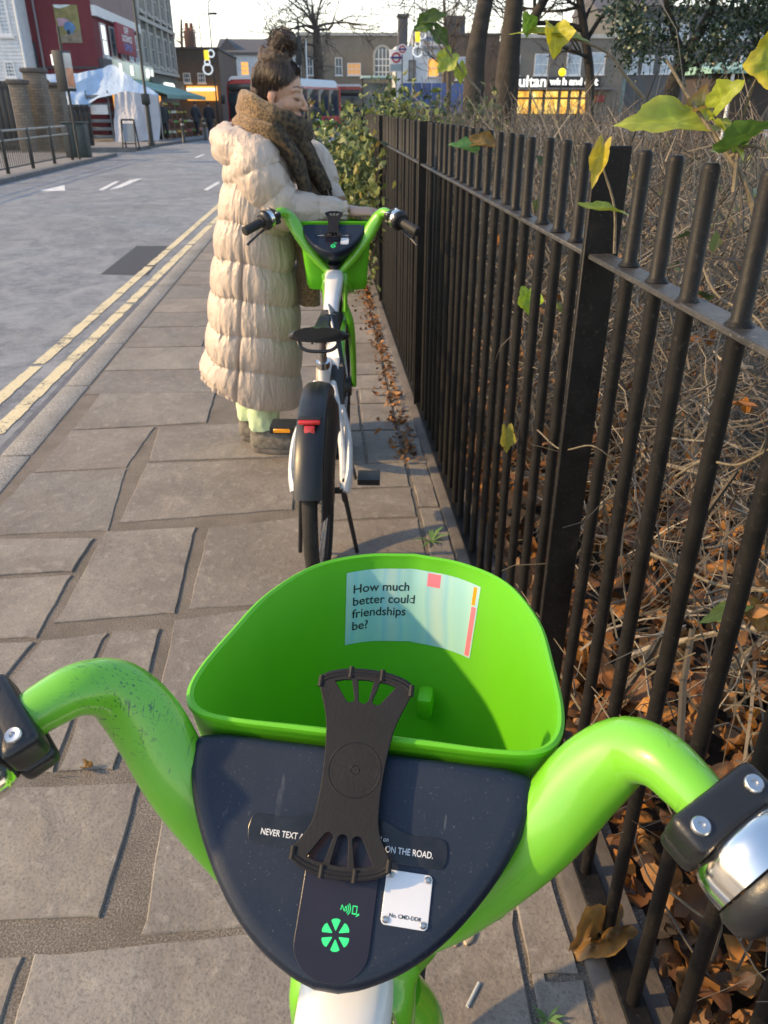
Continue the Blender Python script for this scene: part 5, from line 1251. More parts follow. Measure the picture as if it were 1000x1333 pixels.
# ---- red gabled shop building
REDW=brick('red_painted_brick',(.19,.040,.050),(.17,.036,.045),(.15,.035,.045))
X0=-11.5; YR=47.0; xl=atY(16,30,YR).x
t=building('shop_building','red painted shop building with a mural on its side wall and a green awning',xl,X0,YR,58,12,REDW)
a,b=atY(69,6,YR),atY(108,56,YR); A=flat([[(a.x,a.z),(b.x,a.z),(b.x,b.z),(a.x,b.z)]],CYM@Matrix.Translation((0,0,-YR+0)) if False else Matrix(((1,0,0,0),(0,0,-1,YR-.02),(0,1,0,0),(0,0,0,1))),.015)
mu=part('mural',A,M('mural_field_green',(.22,.20,.085),.85,var=.4,scale=2),t,smooth=False)
def mur(pts,c,dz):
    o=[(a.x+(b.x-a.x)*u,a.z+(b.z-a.z)*w) for u,w in pts]; part('mural_paint',flat([o],Matrix(((1,0,0,0),(0,0,-1,YR-.037-dz),(0,1,0,0),(0,0,0,1))),.001),M('mural_%d_%d'%(c[0]*1000,c[2]*1000),c,.85,var=.35,scale=3),t,mu,False)
mur([(0,0),(.75,0),(.5,.06),(.25,.10),(.05,.07),(0,.02)],(.55,.62,.64),.001); mur([(.05,.35),(.4,.34),(.6,.42),(.7,.62),(.5,.55),(.1,.56)],(.36,.25,.30),.002)
mur([(.35,.48),(.55,.42),(.75,.50),(.80,.60),(.65,.75),(.45,.74),(.32,.62)],(.10,.20,.38),.004); mur([(.12,.82),(.4,.76),(.8,.72),(1,.62),(1,1),(.15,1)],(.24,.20,.15),.003); mur([(.42,.66),(.52,.64),(.56,.74),(.48,.80),(.40,.75)],(.03,.04,.06),.006)
pxw(t,31,55,52,90,YR,cols=2,rows=2,frame=M('dark_frame',(.05,.05,.06),.6)); 
p=atY(42,0,YR-.1); q_=atY(55,92,YR-.1); part('drainpipe',tube((p.x,YR-.1,12),(q_.x if False else p.x,YR-.1,0),.06),M('grey_pipe',(.20,.18,.20),.6),t)
lb=atY(71,78,YR-.15); part('wall_lamp',bbox(lb.x-.13,lb.x+.13,YR-.3,YR,lb.z-.25,lb.z+.25,.04),LITW,t)
part('coping',box(xl,X0+.02,YR-.06,YR+.2,atY(70,88,YR).z-.05,atY(70,88,YR).z+.05),M('dark_frame',(.05,.05,.06),.6),t,smooth=False)
# street front of the red building
zt=5.9; part('string_course',box(X0-.02,X0+.22,YR+.02,58,5.55,6.0),FRW,t,smooth=False); part('upper_wall',box(X0-.02,X0+.06,YR+.03,57.99,6.003,11.99),brick('pink_brick',(.30,.21,.20),(.27,.19,.18),(.25,.2,.2)),t,smooth=False)
for y in (48.2,50.2,52.4,54.4,56.3): win_x(t,y,y+1.1,3.85,5.35,X0,pane=LITW if y in(48.2,) else PALEG,cols=1,rows=2)
sgn=part('shop_sign',bbox(X0+.002,X0+.30,49.2,60.2,2.95,3.75,.03),M('pale_sign_board',(.42,.47,.42),.45,var=.3,scale=.6,emis=((.75,.85,.7),.22)),t)
for y,w in ((50.2,.5),(53.0,.6),(57.6,.9),(59.3,.35)): part('sign_light',bbox(X0+.302,X0+.34,y,y+w,3.1,3.6,.01),LITW,t,sgn)
part('pillar',box(X0,X0+.25,YR+.05,YR+1.9,2.2,3.7),M('dark_frame',(.05,.05,.06),.6),t,smooth=False)
nb=M('red_banner',(.26,.04,.06),.7); m=CXM.copy(); m.translation=(X0+.62,51.8,4.75)
ban=part('hanging_sign',bbox(X0+.45,X0+.6,49.6,54.0,4.05,5.5,.03),nb,t)
for s,dz,sz,mm in (('OFF',.45,.42,FRW),('LICENCE',.05,.42,FRW),('OPEN',-.38,.52,M('blue_letters',(.10,.16,.42),.6))): 
    mt=CXM.copy(); mt.translation=(X0+.605,51.8,4.78+dz); part('sign_lettering',text(s,sz,mt,.004,.012,1.5),mm,t,ban,False)
AWN=M('green_awning',(.22,.38,.33),.8,var=.12,scale=.8)
A=loft([[Vector((X0+.05,y,2.95)),Vector((X0+.05,y,2.89)),Vector((X0+3.1,y,2.05)),Vector((X0+3.1,y,1.87)),Vector((X0+3.14,y,1.87)),Vector((X0+3.14,y,2.08))] for y in np.linspace(48.2,63.5,16)],True); aw=part('awning',A,AWN,t,smooth=False)
for y in (48.4,53.5,58.5,63.2): part('awning_arm',tube((X0+.1,y,2.2),(X0+3.05,y,2.0),.03),DKMETAL,t,aw)
part('shop_window',box(X0-.02,X0+.04,49,63,.6,2.3),LIT,t,smooth=False)
# ---- tall Victorian terrace beyond
VB=brick('grey_stock_brick',(.16,.155,.14),(.13,.128,.12),(.17,.17,.16))
t=building('terrace_building','tall grey brick Victorian terrace with arched stone trimmed windows',-24,X0-.02,58.01,71.5,14,VB)
for k,y in enumerate((59.0,61.6,64.2,66.8,69.3)):
    for z0,z1 in ((3.9,5.9),(6.9,8.9),(9.9,11.7)): win_x(t,y,y+1.3,z0,z1,X0-.02,cols=2,rows=2,fw=.14,frame=STONEW)
for z in (3.5,6.35,9.4,12.4): part('string_course',box(X0-.04,X0+.2,58.02,71.5,z,z+.22),STONEW,t,smooth=False)
for y in (58.2,60.7,63.3,65.9,68.4,71.0): part('pilaster',box(X0-.03,X0+.13,y,y+.35,3.75,12.3),STONEW,t,smooth=False)
part('shop_fascia',box(X0-.03,X0+.5,58.3,71.3,2.2,3.2),M('dark_green_fascia',(.05,.075,.07),.6),t,smooth=False)
for y in (62.2,63.0,63.8,64.6): part('fascia_lamp',ball((X0+.65,y,2.75),.22,10,8),LITW,t)
# ---- lower brown block with chimney
BB=brick('brown_brick',(.15,.11,.085),(.12,.09,.075),(.14,.12,.10))
xa=atY(228,70,73).x; xb=atY(284,70,73).x
t=building('brick_building','low brown brick building with chimney and gold lit stall front beneath',xa-2,xb,73,88,atY(250,64,73).z,BB)
a=atY(236,38,73); b=atY(251,60,73); part('chimney',bbox(a.x,b.x,74,75.2,b.z-.5,a.z,.04),brick('chimney_brick',(.22,.13,.11),(.2,.12,.1),(.2,.15,.13)),t)
for s in (.25,.75): part('chimney_pot',lathe([(.16,0),(.13,.5),(.15,.55),(.10,.55)],12,Matrix.Translation((a.x+(b.x-a.x)*s,74.6,a.z))),M('terracotta',(.30,.14,.09),.8),t)
part('roof_edge',box(xa-2.1,xb+.1,72.9,88,atY(250,64,73).z,atY(250,64,73).z+.15),SLATE,t,smooth=False)
for p0,p1 in (((238,95),(249,108)),((257,95),(268,108))): pxw(t,p0[0],p0[1],p1[0],p1[1],73,cols=3,rows=2)
a=atY(243,112,72.8); b=atY(284,131,72.8); part('lit_front',box(a.x,b.x,72.6,72.99,b.z,a.z),LIT,t,smooth=False)
for i in range(9): part('bulb',ball((a.x+(b.x-a.x)*(i+.5)/9,72.5,a.z-.25),.13,8,6),LITW,t)
# ---- white rendered building with lit windows
WR=M('white_render',(.50,.55,.60),.8,var=.08,scale=2)
a=atY(283,68,92); b=atY(352,112,92); t=building('white_building','white rendered building with two orange lit windows and a dark roof',a.x,b.x+3.2,92,102,a.z,WR,0)
rf=[[Vector((x,92-.3,a.z)),Vector((x,97,a.z+1.5)),Vector((x,102.3,a.z)),Vector((x,102.3,a.z-.2)),Vector((x,91.7,a.z-.2))] for x in (a.x-.2,b.x+3.4)]; part('roof',loft(rf,True),SLATE,t,smooth=False)
c=atY(300,55,96); part('gable',loft([[Vector((c.x-1.1,y,a.z+.1)),Vector((c.x+1.1,y,a.z+.1)),Vector((c.x,y,c.z+.2))] for y in (92.5,97)],True),SLATE,t,smooth=False)
w=pxw(t,291,82,303,104,92,pane=M('half_lit_window',(.3,.2,.12),.5,emis=((1,.45,.1),.35)),cols=1,rows=2); pxw(t,313,80,325,98,92,pane=LIT,cols=2,rows=3)
# ---- long pale brick station building with arched windows
SB=brick('buff_brick',(.25,.215,.165),(.22,.19,.15),(.24,.21,.18))
a=atY(386,45,95); b=atY(518,110,95); t=building('station_building','long buff brick station building with a round arched window',a.x,b.x,95,110,atY(450,45,95).z,SB,0)
part('parapet',box(a.x-.1,b.x+.1,94.85,95.3,atY(450,45,95).z-.1,atY(450,45,95).z+.2),STONEW,t,smooth=False)
def archwin(px0,px1,pyt,pyb):
    p0=atY(px0,pyb,94.95); p1=atY(px1,pyt,94.95); cx=(p0.x+p1.x)/2; r=(p1.x-p0.x)/2; zc=p1.z-r
    o=[(r*math.cos(t_),zc+r*math.sin(t_)) for t_ in np.linspace(0,math.pi,16)]+[(-r,p0.z),(r,p0.z)]; i=[(x*.8,p0.z+(z-p0.z)*.93) for x,z in o]
    Mx=Matrix(((1,0,0,cx),(0,0,-1,94.97),(0,1,0,0),(0,0,0,1))); w=part('arched_window',flat([o,i],Mx,.06),STONEW,t,smooth=False)
    part('pane',flat([i],Mx,.02),GLASS,t,w,False)
    for k in (-.4,0,.4): part('glazing_bar',box(cx+k*r-.05,cx+k*r+.05,94.9,94.98,p0.z+.1,zc+.6*r),FRW,t,w,False)
    for k in (.2,.5,.8): part('glazing_bar',box(cx-r*.78,cx+r*.78,94.905,94.975,p0.z+(zc-p0.z)*k,p0.z+(zc-p0.z)*k+.1),FRW,t,w,False)
archwin(486,510,58,100)
for p0,p1 in (((436,75),(446,98)),((398,75),(408,98))): pxw(t,p0[0],p0[1],p1[0],p1[1],95,cols=2,rows=2)
pxw(t,452,82,470,98,95,cols=3,rows=2,pane=M('half_lit_window',(.3,.2,.12),.5,emis=((1,.45,.1),.35)))
# ---- small white house, grey roof, chimney; brick house beside it
a=atY(516,52,90); b=atY(578,112,90); t=building('white_house','small white house with grey roof and tall chimney behind the blue hoarding',a.x,b.x,90,99,atY(540,60,90).z,WR,0)
z=atY(540,60,90).z; rf=[[Vector((x,89.7,z)),Vector((x,94.5,z+1.7)),Vector((x,99.3,z)),Vector((x,99.3,z-.2)),Vector((x,89.7,z-.2))] for x in (a.x+2.0,b.x+.2)]; part('roof',loft(rf,True),M('pale_slate',(.26,.29,.33),.7,var=.3,scale=5),t,smooth=False)
c=atY(519,22,91); d=atY(531,50,91); ch=part('chimney',bbox(c.x,d.x,91,92.2,d.z-.8,c.z,.05),SLATE,t); part('chimney_cap',box(c.x-.1,d.x+.1,90.9,92.3,c.z,c.z+.25),SLATE,t,ch,False)
pxw(t,532,78,541,104,90,cols=1,rows=2,frame=M('dark_frame',(.05,.05,.06),.6)); pxw(t,557,76,571,100,90,pane=LIT,cols=2,rows=2)
a=atY(579,42,89); b=atY(622,112,89); t=building('brick_house','brown brick house with chimneys and a pale window left of the twin trunked tree',a.x,b.x+2,89,99,atY(600,46,89).z,BB,0)
pxw(t,594,74,612,104,89,cols=2,rows=2,pane=PALEG); z=atY(600,46,89).z
for px in (588,600): c=atY(px,20,90); part('chimney',bbox(c.x-.5,c.x+.5,90,91,z-.2,c.z,.05),SLATE,t)
part('roof_edge',box(a.x-.1,b.x+2.1,88.8,99,z,z+.2),SLATE,t,smooth=False)
# ---- corner shop with lit front on the right
CB=brick('pale_stock_brick',(.20,.18,.155),(.18,.165,.14),(.19,.18,.16))
YS=85; a=atY(668,40,YS); b=atY(806,140,YS); z=atY(700,48,YS).z
t=building('shop_building','pale brick corner shop with white sash windows and bright yellow shop front',a.x,b.x,YS,98,z,CB,0)
part('parapet',box(a.x-.1,b.x+.1,YS-.15,YS+.3,z-.1,z+.25),STONEW,t,smooth=False)
for p0,p1 in (((697,70),(712,98)),((739,68),(755,98)),((768,68),(786,97)),((668,72),(676,98))): pxw(t,p0[0],p0[1],p1[0],p1[1],YS,cols=1,rows=2,pane=PALEG)
a=atY(672,100,YS-.3); b=atY(781,113,YS-.3); sg=part('shop_sign',bbox(a.x,b.x,YS-.35,YS-.01,b.z,a.z,.02),M('black_fascia',(.02,.02,.024),.4),t)
for s,px,sz in (('sultan',690,1.35),('wich and o',742,.85),('ket',770,.95)):
    c=atY(px,106.5,YS-.36); mt=Matrix(((1,0,0,c.x),(0,0,-1,YS-.37),(0,1,0,c.z),(0,0,0,1))); part('sign_lettering',text(s,sz,mt,.02,.03,1.05),LITW,t,sg,False)
a=atY(672,117,YS-.2); b=atY(788,146,YS-.2); part('awning',box(a.x,b.x+.4,YS-1.6,YS-.02,a.z+.02,a.z+.18),M('grey_canopy',(.12,.12,.13),.6),t,smooth=False)
g=G('bright_shop_front'); cc_=g.ramp(g.noise(1.1,5,.7,g.coord(),.5),[(.3,(.55,.16,.01)),(.48,(1,.5,.06)),(.6,(1,.72,.18)),(.75,(1,.92,.6))]); g.col((.4,.25,.05)); g.set(Emission_Color=cc_,Emission_Strength=.95); SHOPL=g.m; a=atY(672,118,YS-.2)
for i,(u0,u1) in enumerate(((672,691),(692,708),(711,728),(730,755),(757,770))):
    p0=atY(u0,119,YS-.2);p1=atY(u1,148,YS-.2); part('shop_window',box(p0.x,p1.x,YS-.2,YS-.01,max(p1.z,.3),p0.z),SHOPL,t,smooth=False)
for px in (691.5,709,729,742,756): p0=atY(px,118,YS-.3); part('shop_mullion',box(p0.x-.14,p0.x+.14,YS-.3,YS-.205,.2,p0.z),M('black_fascia',(.02,.02,.024),.4),t,smooth=False)
p0=atY(672,128,YS-.3); p1=atY(770,128,YS-.3); part('shop_shelf',box(p0.x,p1.x,YS-.28,YS-.203,p0.z-.08,p0.z+.10),CRT,t,smooth=False)
p0=atY(775,124,YS-.5);p1=atY(786,133,YS-.5); part('red_notice',bbox(p0.x,p1.x,YS-.6,YS-.4,p1.z,p0.z,.02),M('red_notice',(.25,.02,.02),.5),t)
DB=brick('dark_brick',(.10,.105,.11),(.09,.095,.10),(.11,.115,.12))
a=atY(807,10,86); b=atY(1080,140,86); z=atY(850,8,86).z
t=building('tall_building','tall dark brick building with pale drainpipe strip behind the evergreen tree',a.x,b.x+8,86,100,z,DB,0)
part('corner_strip',box(a.x-.01,a.x+1.5,85.9,86.4,0,z-.5),M('pale_green_render',(.20,.27,.27),.8,var=.25,scale=1),t,smooth=False); part('parapet',box(a.x-.1,b.x+8,85.8,86.3,z-.4,z),SLATE,t,smooth=False)
for px in (818,838,862,885,912,938,965,992): 
    for y0,y1 in ((30,52),(72,96)): pxw(t,px,y0,px+11,y1,86,cols=1,rows=2,pane=PALEG)
a=atY(780,2,100); b=atY(840,60,100); t=building('roof_block','grey roofed block rising behind the corner shop',a.x,b.x+3,100,110,atY(800,12,100).z,DB,0); z=atY(800,12,100).z
part('roof',loft([[Vector((x,99.8,z)),Vector((x,105,z+2)),Vector((x,110.2,z))] for x in (a.x-.2,b.x+3.2)],True),SLATE,t,smooth=False)
# ---- blue hoarding, signs, beacons
t=thing('hoarding','blue site hoarding panels in front of the small white house','hoarding',atY(565,126,66)); a=atY(524,108,66); b=atY(612,126,66)
n=7
BLUEH=M('blue_hoarding',(.05,.09,.24),.6,var=.25,scale=1)
for i in range(n): part('panel',bbox(a.x+(b.x-a.x)*i/n+.02,a.x+(b.x-a.x)*(i+1)/n-.02,66,66.08,0,a.z,.01),BLUEH,t)
RDL=M('roundel_red',(.42,.03,.05),.5); RDB=M('roundel_blue',(.02,.04,.20),.5)
def roundel(label,px,py,Y,s,board):
    c=atY(px,py,Y); t=thing('station_sign',label,'sign',(c.x,Y,0)); 
    part('post',tube((c.x+.0,Y+.1,0),(c.x,Y+.1,c.z+s),.05),DKMETAL,t); Mx=Matrix(((1,0,0,c.x),(0,0,-1,Y-.02),(0,1,0,c.z),(0,0,0,1)))
    if board: part('board',bbox(c.x-s*1.5,c.x+s*1.5,Y,Y+.08,c.z-s*2.6,c.z+s*1.5,.02),FRW,t); part('board_panel',box(c.x-s*1.3,c.x+s*1.3,Y-.015,Y-.002,c.z-s*2.4,c.z-s*1.2),M('board_grey',(.25,.32,.36),.6),t,smooth=False)
    else: part('board',flat([[(s*1.35*math.cos(a),s*1.35*math.sin(a)) for a in np.linspace(0,6.283,25)[:-1]]],Mx@Matrix.Translation((0,0,-.06)),.02),FRW,t)
    part('ring',flat([[(s*math.cos(a),s*math.sin(a)) for a in np.linspace(0,6.283,33)[:-1]],[(s*.66*math.cos(a),s*.66*math.sin(a)) for a in np.linspace(0,6.283,33)[:-1]]],Mx,.015),RDL,t,smooth=False)
    part('bar',flat([[(-s*1.25,-s*.18),(s*1.25,-s*.18),(s*1.25,s*.18),(-s*1.25,s*.18)]],Mx@Matrix.Translation((0,0,.03)),.015),RDB,t,smooth=False)
roundel('white sign board with a red ring and blue bar beside the white house',516,75,80,.42,True); roundel('small round red ringed sign on a thin post at the white house corner',524,64,79,.30,False)
YB=M('yellow_globe',(.75,.65,.02),.5,emis=((1,.85,.02),.75))
def beacon(label,px,py,Y,r):
    c=atY(px,py,Y); t=thing('crossing_beacon',label,'beacon',(c.x,Y,0),group='yellow globe crossing beacons'); 
    for k in range(6): part('pole_band',lathe([(.055,c.z/6*k),(.055,c.z/6*(k+1)-.004)],12,Matrix.Translation((c.x,Y,0))),DKMETAL if k%2 or True else FRW,t)
    part('globe',ball((c.x,Y,c.z),r,20,14),YB,t); part('cap',lathe([(.05,0),(.05,.25),(.01,.27)],8,Matrix.Translation((c.x,Y,c.z+r*.9))),DKMETAL,t)
beacon('yellow globe crossing beacon in front of the lit corner shop',732,94,48,.20); beacon('yellow globe crossing beacon below the evergreen tree',910,95,30,.135)
# ---- lamp posts
def lamppost(label,x,Y,h,arm,rbase=.09):
    t=thing('lamp_post',label,'lamp post',(x,Y,0)); 
    part('column',lathe([(rbase*1.5,0),(rbase*1.5,.12),(rbase,.16),(rbase,1.7),(rbase*.6,1.8),(rbase*.45,h)],14,Matrix.Translation((x,Y,0))),DKMETAL,t)
    part('arm',sweep(cr([(x,Y,h-.02,.035,.035),(x+arm*.15,Y,h+.35,.03,.03),(x+arm,Y,h+.5,.028,.028)],5),8),DKMETAL,t); part('lantern',bbox(x+arm-.1,x+arm+.5*math.copysign(1,arm) if arm>0 else x+arm+.1,Y-.12,Y+.12,h+.42,h+.58,.04) if arm>0 else bbox(x+arm-.5,x+arm+.1,Y-.12,Y+.12,h+.42,h+.58,.04),DKMETAL,t); return t
p=atZ(198,190,0); t=lamppost('slim dark lamp post with a control box in front of the blue tarpaulin stall',p.x,p.y,8.2,1.4,.10); part('control_box',bbox(p.x-.16,p.x+.16,p.y-.2,p.y+.02,1.55,1.95,.03),DKMETAL,t)
c=atY(281,120,60); lamppost('tall lamp post with arm beside the white rendered building',c.x,60,atY(272,8,60).z,1.3,.08)
c=atY(268,120,75); lamppost('distant thin lamp post behind the brown block',c.x,75,atY(262,27,75).z,1.0,.08)
c=atY(538,100,70); lamppost('thin lamp post in front of the small white house',c.x,70,atY(536,-20,70).z,-1.2,.07)
c=atY(391,100,58); t=thing('signal_pole','dark traffic signal pole with a tall black head behind the woman','signal',(c.x,58,0)); part('pole',tube((c.x,58,0),(c.x,58,atY(391,22,58).z),.05),DKMETAL,t); part('head',bbox(c.x-.22,c.x+.16,57.8,58.15,atY(391,85,58).z,atY(391,48,58).z,.04),DKMETAL,t); part('white_pole',tube((c.x+.45,58,0),(c.x+.45,58,atY(398,50,58).z),.05),FRW,t)
GOLD=M('gold_bulbs',(.6,.4,.02),.5,emis=((1,.72,.05),.8)); RINGW=M('white_bulbs',(.6,.6,.58),.5,emis=((.9,.95,1),.45))
def deco(label,px,Y,py0,s):
    t0=atY(px,py0,Y); t=thing('light_decoration',label,'decoration',(t0.x,Y,t0.z),group=None)
    part('star',bbox(t0.x-s*.5,t0.x+s*.5,Y-.05,Y+.05,t0.z-s*.9,t0.z+s*.9,.05),GOLD,t)
    for k,(dx,dz,r) in enumerate(((0,-s*2.4,s*.9),(0,-s*1.2,s*.5),(s*.9,s*.3,s*.6))):
        part('ring',sweep([(t0.x+dx+r*math.cos(a),Y,t0.z+dz+r*math.sin(a),.05,.05) for a in np.linspace(0,6.283,21)],8,up=(0,1,0)),RINGW,t)
    part('bracket',tube((t0.x,Y+.1,t0.z+s),(t0.x,Y+.1,t0.z-s*3.4),.03),DKMETAL,t)
deco('gold and white ring light decoration hanging on the post left of the white building',269,59.5,72,.33); deco('gold and white ring light decoration in front of the small white house',544,69,48,.40)
# ---- piers, gates, guard rail, cabinet, tall sign box at the left
PB=brick('rough_pier_stone',(.22,.18,.14),(.14,.115,.095),(.10,.09,.08),.8)
def pier(label,px0,px1,pyt,Y,d):
    a=atY(px0,pyt,Y); b=atY(px1,pyt,Y); t=thing('brick_pier',label,'pier',((a.x+b.x)/2,Y,0)); part('shaft',bbox(a.x,b.x,Y,Y+d,0,a.z-.15,.03),PB,t); part('cap',bbox(a.x-.06,b.x+.06,Y-.06,Y+d+.06,a.z-.15,a.z,.03),PLINTH,t)
pier('tall rough brick gate pier beside the white boarded building',27,50,88,33,.8); pier('shorter rough brick pier next to the black gate',57,76,107,34.6,.8); pier('dark low pier at the left end behind the guard rail',9,26,103,32,.7)
def slab_thing(name,label,cat,px0,py0,px1,Y,d,m,nb=6):
    a=atY(px0,py0,Y); b=atY(px1,py0,Y); t=thing(name,label,cat,((a.x+b.x)/2,Y,0)); w=(b.x-a.x)/nb
    for i in range(nb): part('board',bbox(a.x+w*i+.01,a.x+w*(i+1)-.01,Y,Y+d,.04,a.z,.01),m,t)
    part('top_rail',box(a.x,b.x,Y-.04,Y-.002,a.z-.2,a.z-.08),m,t,smooth=False); part('bottom_rail',box(a.x,b.x,Y-.04,Y-.002,.2,.34),m,t,smooth=False)
BLKG=M('black_gate_paint',(.016,.02,.024),.5,var=.3,scale=2)
slab_thing('board_gate','black boarded gate panel between the brick pier and the market stall','gate',76,136,115,36,.08,BLKG); slab_thing('board_gate','black boarded gate at the far left edge','gate',-60,105,9,32.4,.08,BLKG,9); slab_thing('board_gate','narrow dark gate between the two brick piers','gate',49,118,58,34,.08,BLKG,2)
gp=[atZ(22,226,0),atZ(55,219,0),atZ(82,213,0),atZ(107,208,0)]
t=thing('guard_rail','black pedestrian guard rail with two pale worn top rails at the road edge','railing',(-7.9,24,0)); RAILW=M('worn_rail',(.30,.29,.27),.45,var=.2)
ysr=[15.0,17.5,19.9,gp[0].y,gp[1].y,gp[2].y,gp[3].y]
for y in ysr: part('post',bbox(-7.95,-7.87,y-.04,y+.04,-.05,.98 if y<27.5 else .72,.01),DKMETAL,t)
part('rail',tube((-7.91,14.9,.96),(-7.91,gp[3].y-.3,.96),.025),RAILW,t); part('rail',tube((-7.91,14.9,.74),(-7.91,gp[3].y,.74),.022),RAILW,t); part('rail',tube((-7.91,14.9,.12),(-7.91,gp[3].y,.12),.018),DKMETAL,t)
yy=15.1; cnt=0
while yy<gp[3].y-.1 and cnt<90: part('bar',tube((-7.91,yy,.12),(-7.91,yy,.72),.010,seg=6),DKMETAL,t); yy+=.15; cnt+=1
c=atY(92,180,28); t=thing('utility_cabinet','dark green street cabinet behind the end of the guard rail','cabinet',(c.x,28.6,0)); GC=M('dark_green_cabinet',(.025,.04,.042),.5,var=.2); part('case',bbox(c.x-.36,c.x+.36,28.4,28.9,0,1.0,.02),GC,t); part('door',bbox(c.x-.32,c.x-.01,28.37,28.399,.08,.9,.005),GC,t); part('door',bbox(c.x+.01,c.x+.32,28.37,28.399,.08,.9,.005),GC,t); part('lid',bbox(c.x-.4,c.x+.4,28.36,28.94,1.0,1.05,.01),GC,t)
a=atY(73,66,27.4); b=atY(94,119,27.4); cx=(a.x+b.x)/2
t=thing('sign_box','tall black edged sign box with a pale face on a thin pole','sign',(cx,27.4,0)); Mr=Matrix.Translation((cx,27.4,0))@Matrix.Rotation(1.3,4,'Z')
def rot(vf): return xf(vf,Mr) if not isinstance(vf,bmesh.types.BMesh) else (vf.transform(Mr),vf)[1]
part('pole',tube((cx,27.5,0),(cx,27.5,atY(80,34,27.4).z),.04),DKMETAL,t); part('case',rot(bbox(-.26,.26,-.16,.16,b.z,a.z,.02)),BLKG,t)
bm=bbox(-.21,.21,-.175,-.161,b.z+.08,a.z-.06,.004); part('face',rot(bm),M('sign_face_pale',(.50,.47,.44),.5,var=.35,scale=3),t); bm=bbox(-.19,.19,-.182,-.1755,b.z+.12,b.z+.62,.003); part('panel',rot(bm),M('sign_face_orange',(.60,.27,.15),.5,var=.3,scale=5),t)
# A-board
p=atZ(171,193,0); t=thing('street_board','small black framed pavement board standing near the kerb','sign',(p.x,p.y,0))
for s in (-1,1):
    for k in (-1,1): part('leg',tube((p.x+k*.26,p.y+s*.30,0),(p.x+k*.24,p.y+s*.03,1.02),.028),DKMETAL,t)
part('top_bar',tube((p.x-.24,p.y,1.02),(p.x+.24,p.y,1.02),.035),DKMETAL,t); part('cross_bar',tube((p.x-.26,p.y-.28,.18),(p.x+.26,p.y-.28,.18),.02),DKMETAL,t)
bm=box(-.21,.21,-.006,.006,.25,.92); bm=xf(bm,Matrix.Translation((p.x,p.y-.28,0))@Matrix.Rotation(-.26,4,'X')); part('board',bm,M('board_grey_panel',(.22,.25,.28),.6),t,smooth=False)
for px,py,lab in ((240,186,'dark bollard by the kerb in front of the fruit stall'),(268,183,'dark bollard at the kerb nearest the two pedestrians')):
    p=atZ(px,py,0); t=thing('bollard',lab,'bollard',(p.x,p.y,0),group='dark bollards along the far kerb'); part('shaft',lathe([(.10,0),(.10,.05),(.075,.08),(.065,.85),(.08,.88),(.08,.94),(.05,1.0),(.01,1.02)],14,Matrix.Translation(p)),DKMETAL,t); part('band',lathe([(.075,.72),(.077,.73),(.077,.79),(.075,.80)],14,Matrix.Translation(p)),RAILW,t)
# ---- market stalls under tarpaulins
def m_tarp(name,c): 
    g=G(name); co=g.coord(); f=g.noise(1.3,5,.6,co,1.0); g.col(g.ramp(f,[(.3,tuple(x*.82 for x in c)),(.7,c)])); g.set(Roughness=.5); w=g.noise(2.2,4,.6,g.coord('Object',(2.2,2.2,.6)),2.0); g.bump(w,.5,.15); return g.m
TARP=m_tarp('blue_tarpaulin',(.40,.53,.72)); TARPG=m_tarp('grey_tarpaulin',(.46,.47,.53))
def tarp(rows,n=18,amp=.05,thick=.03):
    R=[]
    for r in rows:
        q_=cr(r,n); R.append([Vector(p) for p in q_])
    RR=[]
    for a_,b_ in zip(R,R[1:]):
        for k in range(8):
            u=k/8; RR.append([p.lerp(s,u)+Vector((0,0,-.10*math.sin(math.pi*u))) for p,s in zip(a_,b_)])
    RR.append(R[-1])
    RR=[[p+Vector((noise.noise(p*1.1),noise.noise(p*1.1+Vector((9,0,0))),noise.noise(p*1.3+Vector((0,9,0)))))*amp*2+Vector((0,noise.noise(Vector((p.x*5,0,p.z*.8)))*amp*1.6,0)) for p in r] for r in RR]
    n_=len(RR[0]); v=[p for r in RR for p in r]; f=[(i*n_+j,i*n_+j+1,(i+1)*n_+j+1,(i+1)*n_+j) for i in range(len(RR)-1) for j in range(n_-1)]; return (v,f)
YT=42.0; c=atY(150,186,YT)
t=thing('market_stall','market stall wrapped in pale blue and grey tarpaulin with a pointed roof','stall',(c.x,YT,0))
P=lambda px,py,Y=YT:tuple(atY(px,py,Y))
ap=P(145,84,43.6)
part('roof_sheet',tarp([[P(96,108),P(120,100,42.6),ap,P(165,98,42.6),P(206,124)],[P(92,122,41.9),P(112,135,41.6),P(150,122,41.5),P(180,122,41.6),P(207,127,41.8)]],14,.05),TARP,t)
part('roof_sheet',tarp([[P(96,108),P(120,100,42.6),ap,P(165,98,42.6),P(206,124)],[P(96,108,46),P(120,100,46),P(145,88,46),P(165,100,46),P(206,122,46)]],14,.05),TARP,t)
part('front_sheet',tarp([[P(150,122,41.5),P(165,121,41.5),P(180,122,41.5),P(207,126,41.8)],[P(150,186,41.2),P(165,186,41.1),P(180,185,41.1),P(208,184,41.5)]],20,.06),TARPG,t)
part('side_sheet',tarp([[P(207,126,41.8),P(206,124,43.5),P(206,122,46)],[P(208,184,41.5),tuple(atY(207,180,43.5)[:2])+(0.02,),tuple(atY(206,180,46)[:2])+(.02,)]],14,.05),TARPG,t)
for a_ in (P(150,122,41.6),P(206,126,41.9)): part('pole',tube((a_[0],a_[1],0),a_,.03),RAILW,t)
c=atY(95,186,YT); t=thing('market_stall','lower market stall on the left under a sagging blue tarpaulin beside the black gate','stall',(c.x,YT,0))
part('roof_sheet',tarp([[P(56,96,43),P(80,96,43),P(110,94,43),P(144,86,43.6)],[P(70,112,41.6),P(84,122,41.5),P(104,132,41.4),P(116,140,41.5)]],16,.06),TARP,t)
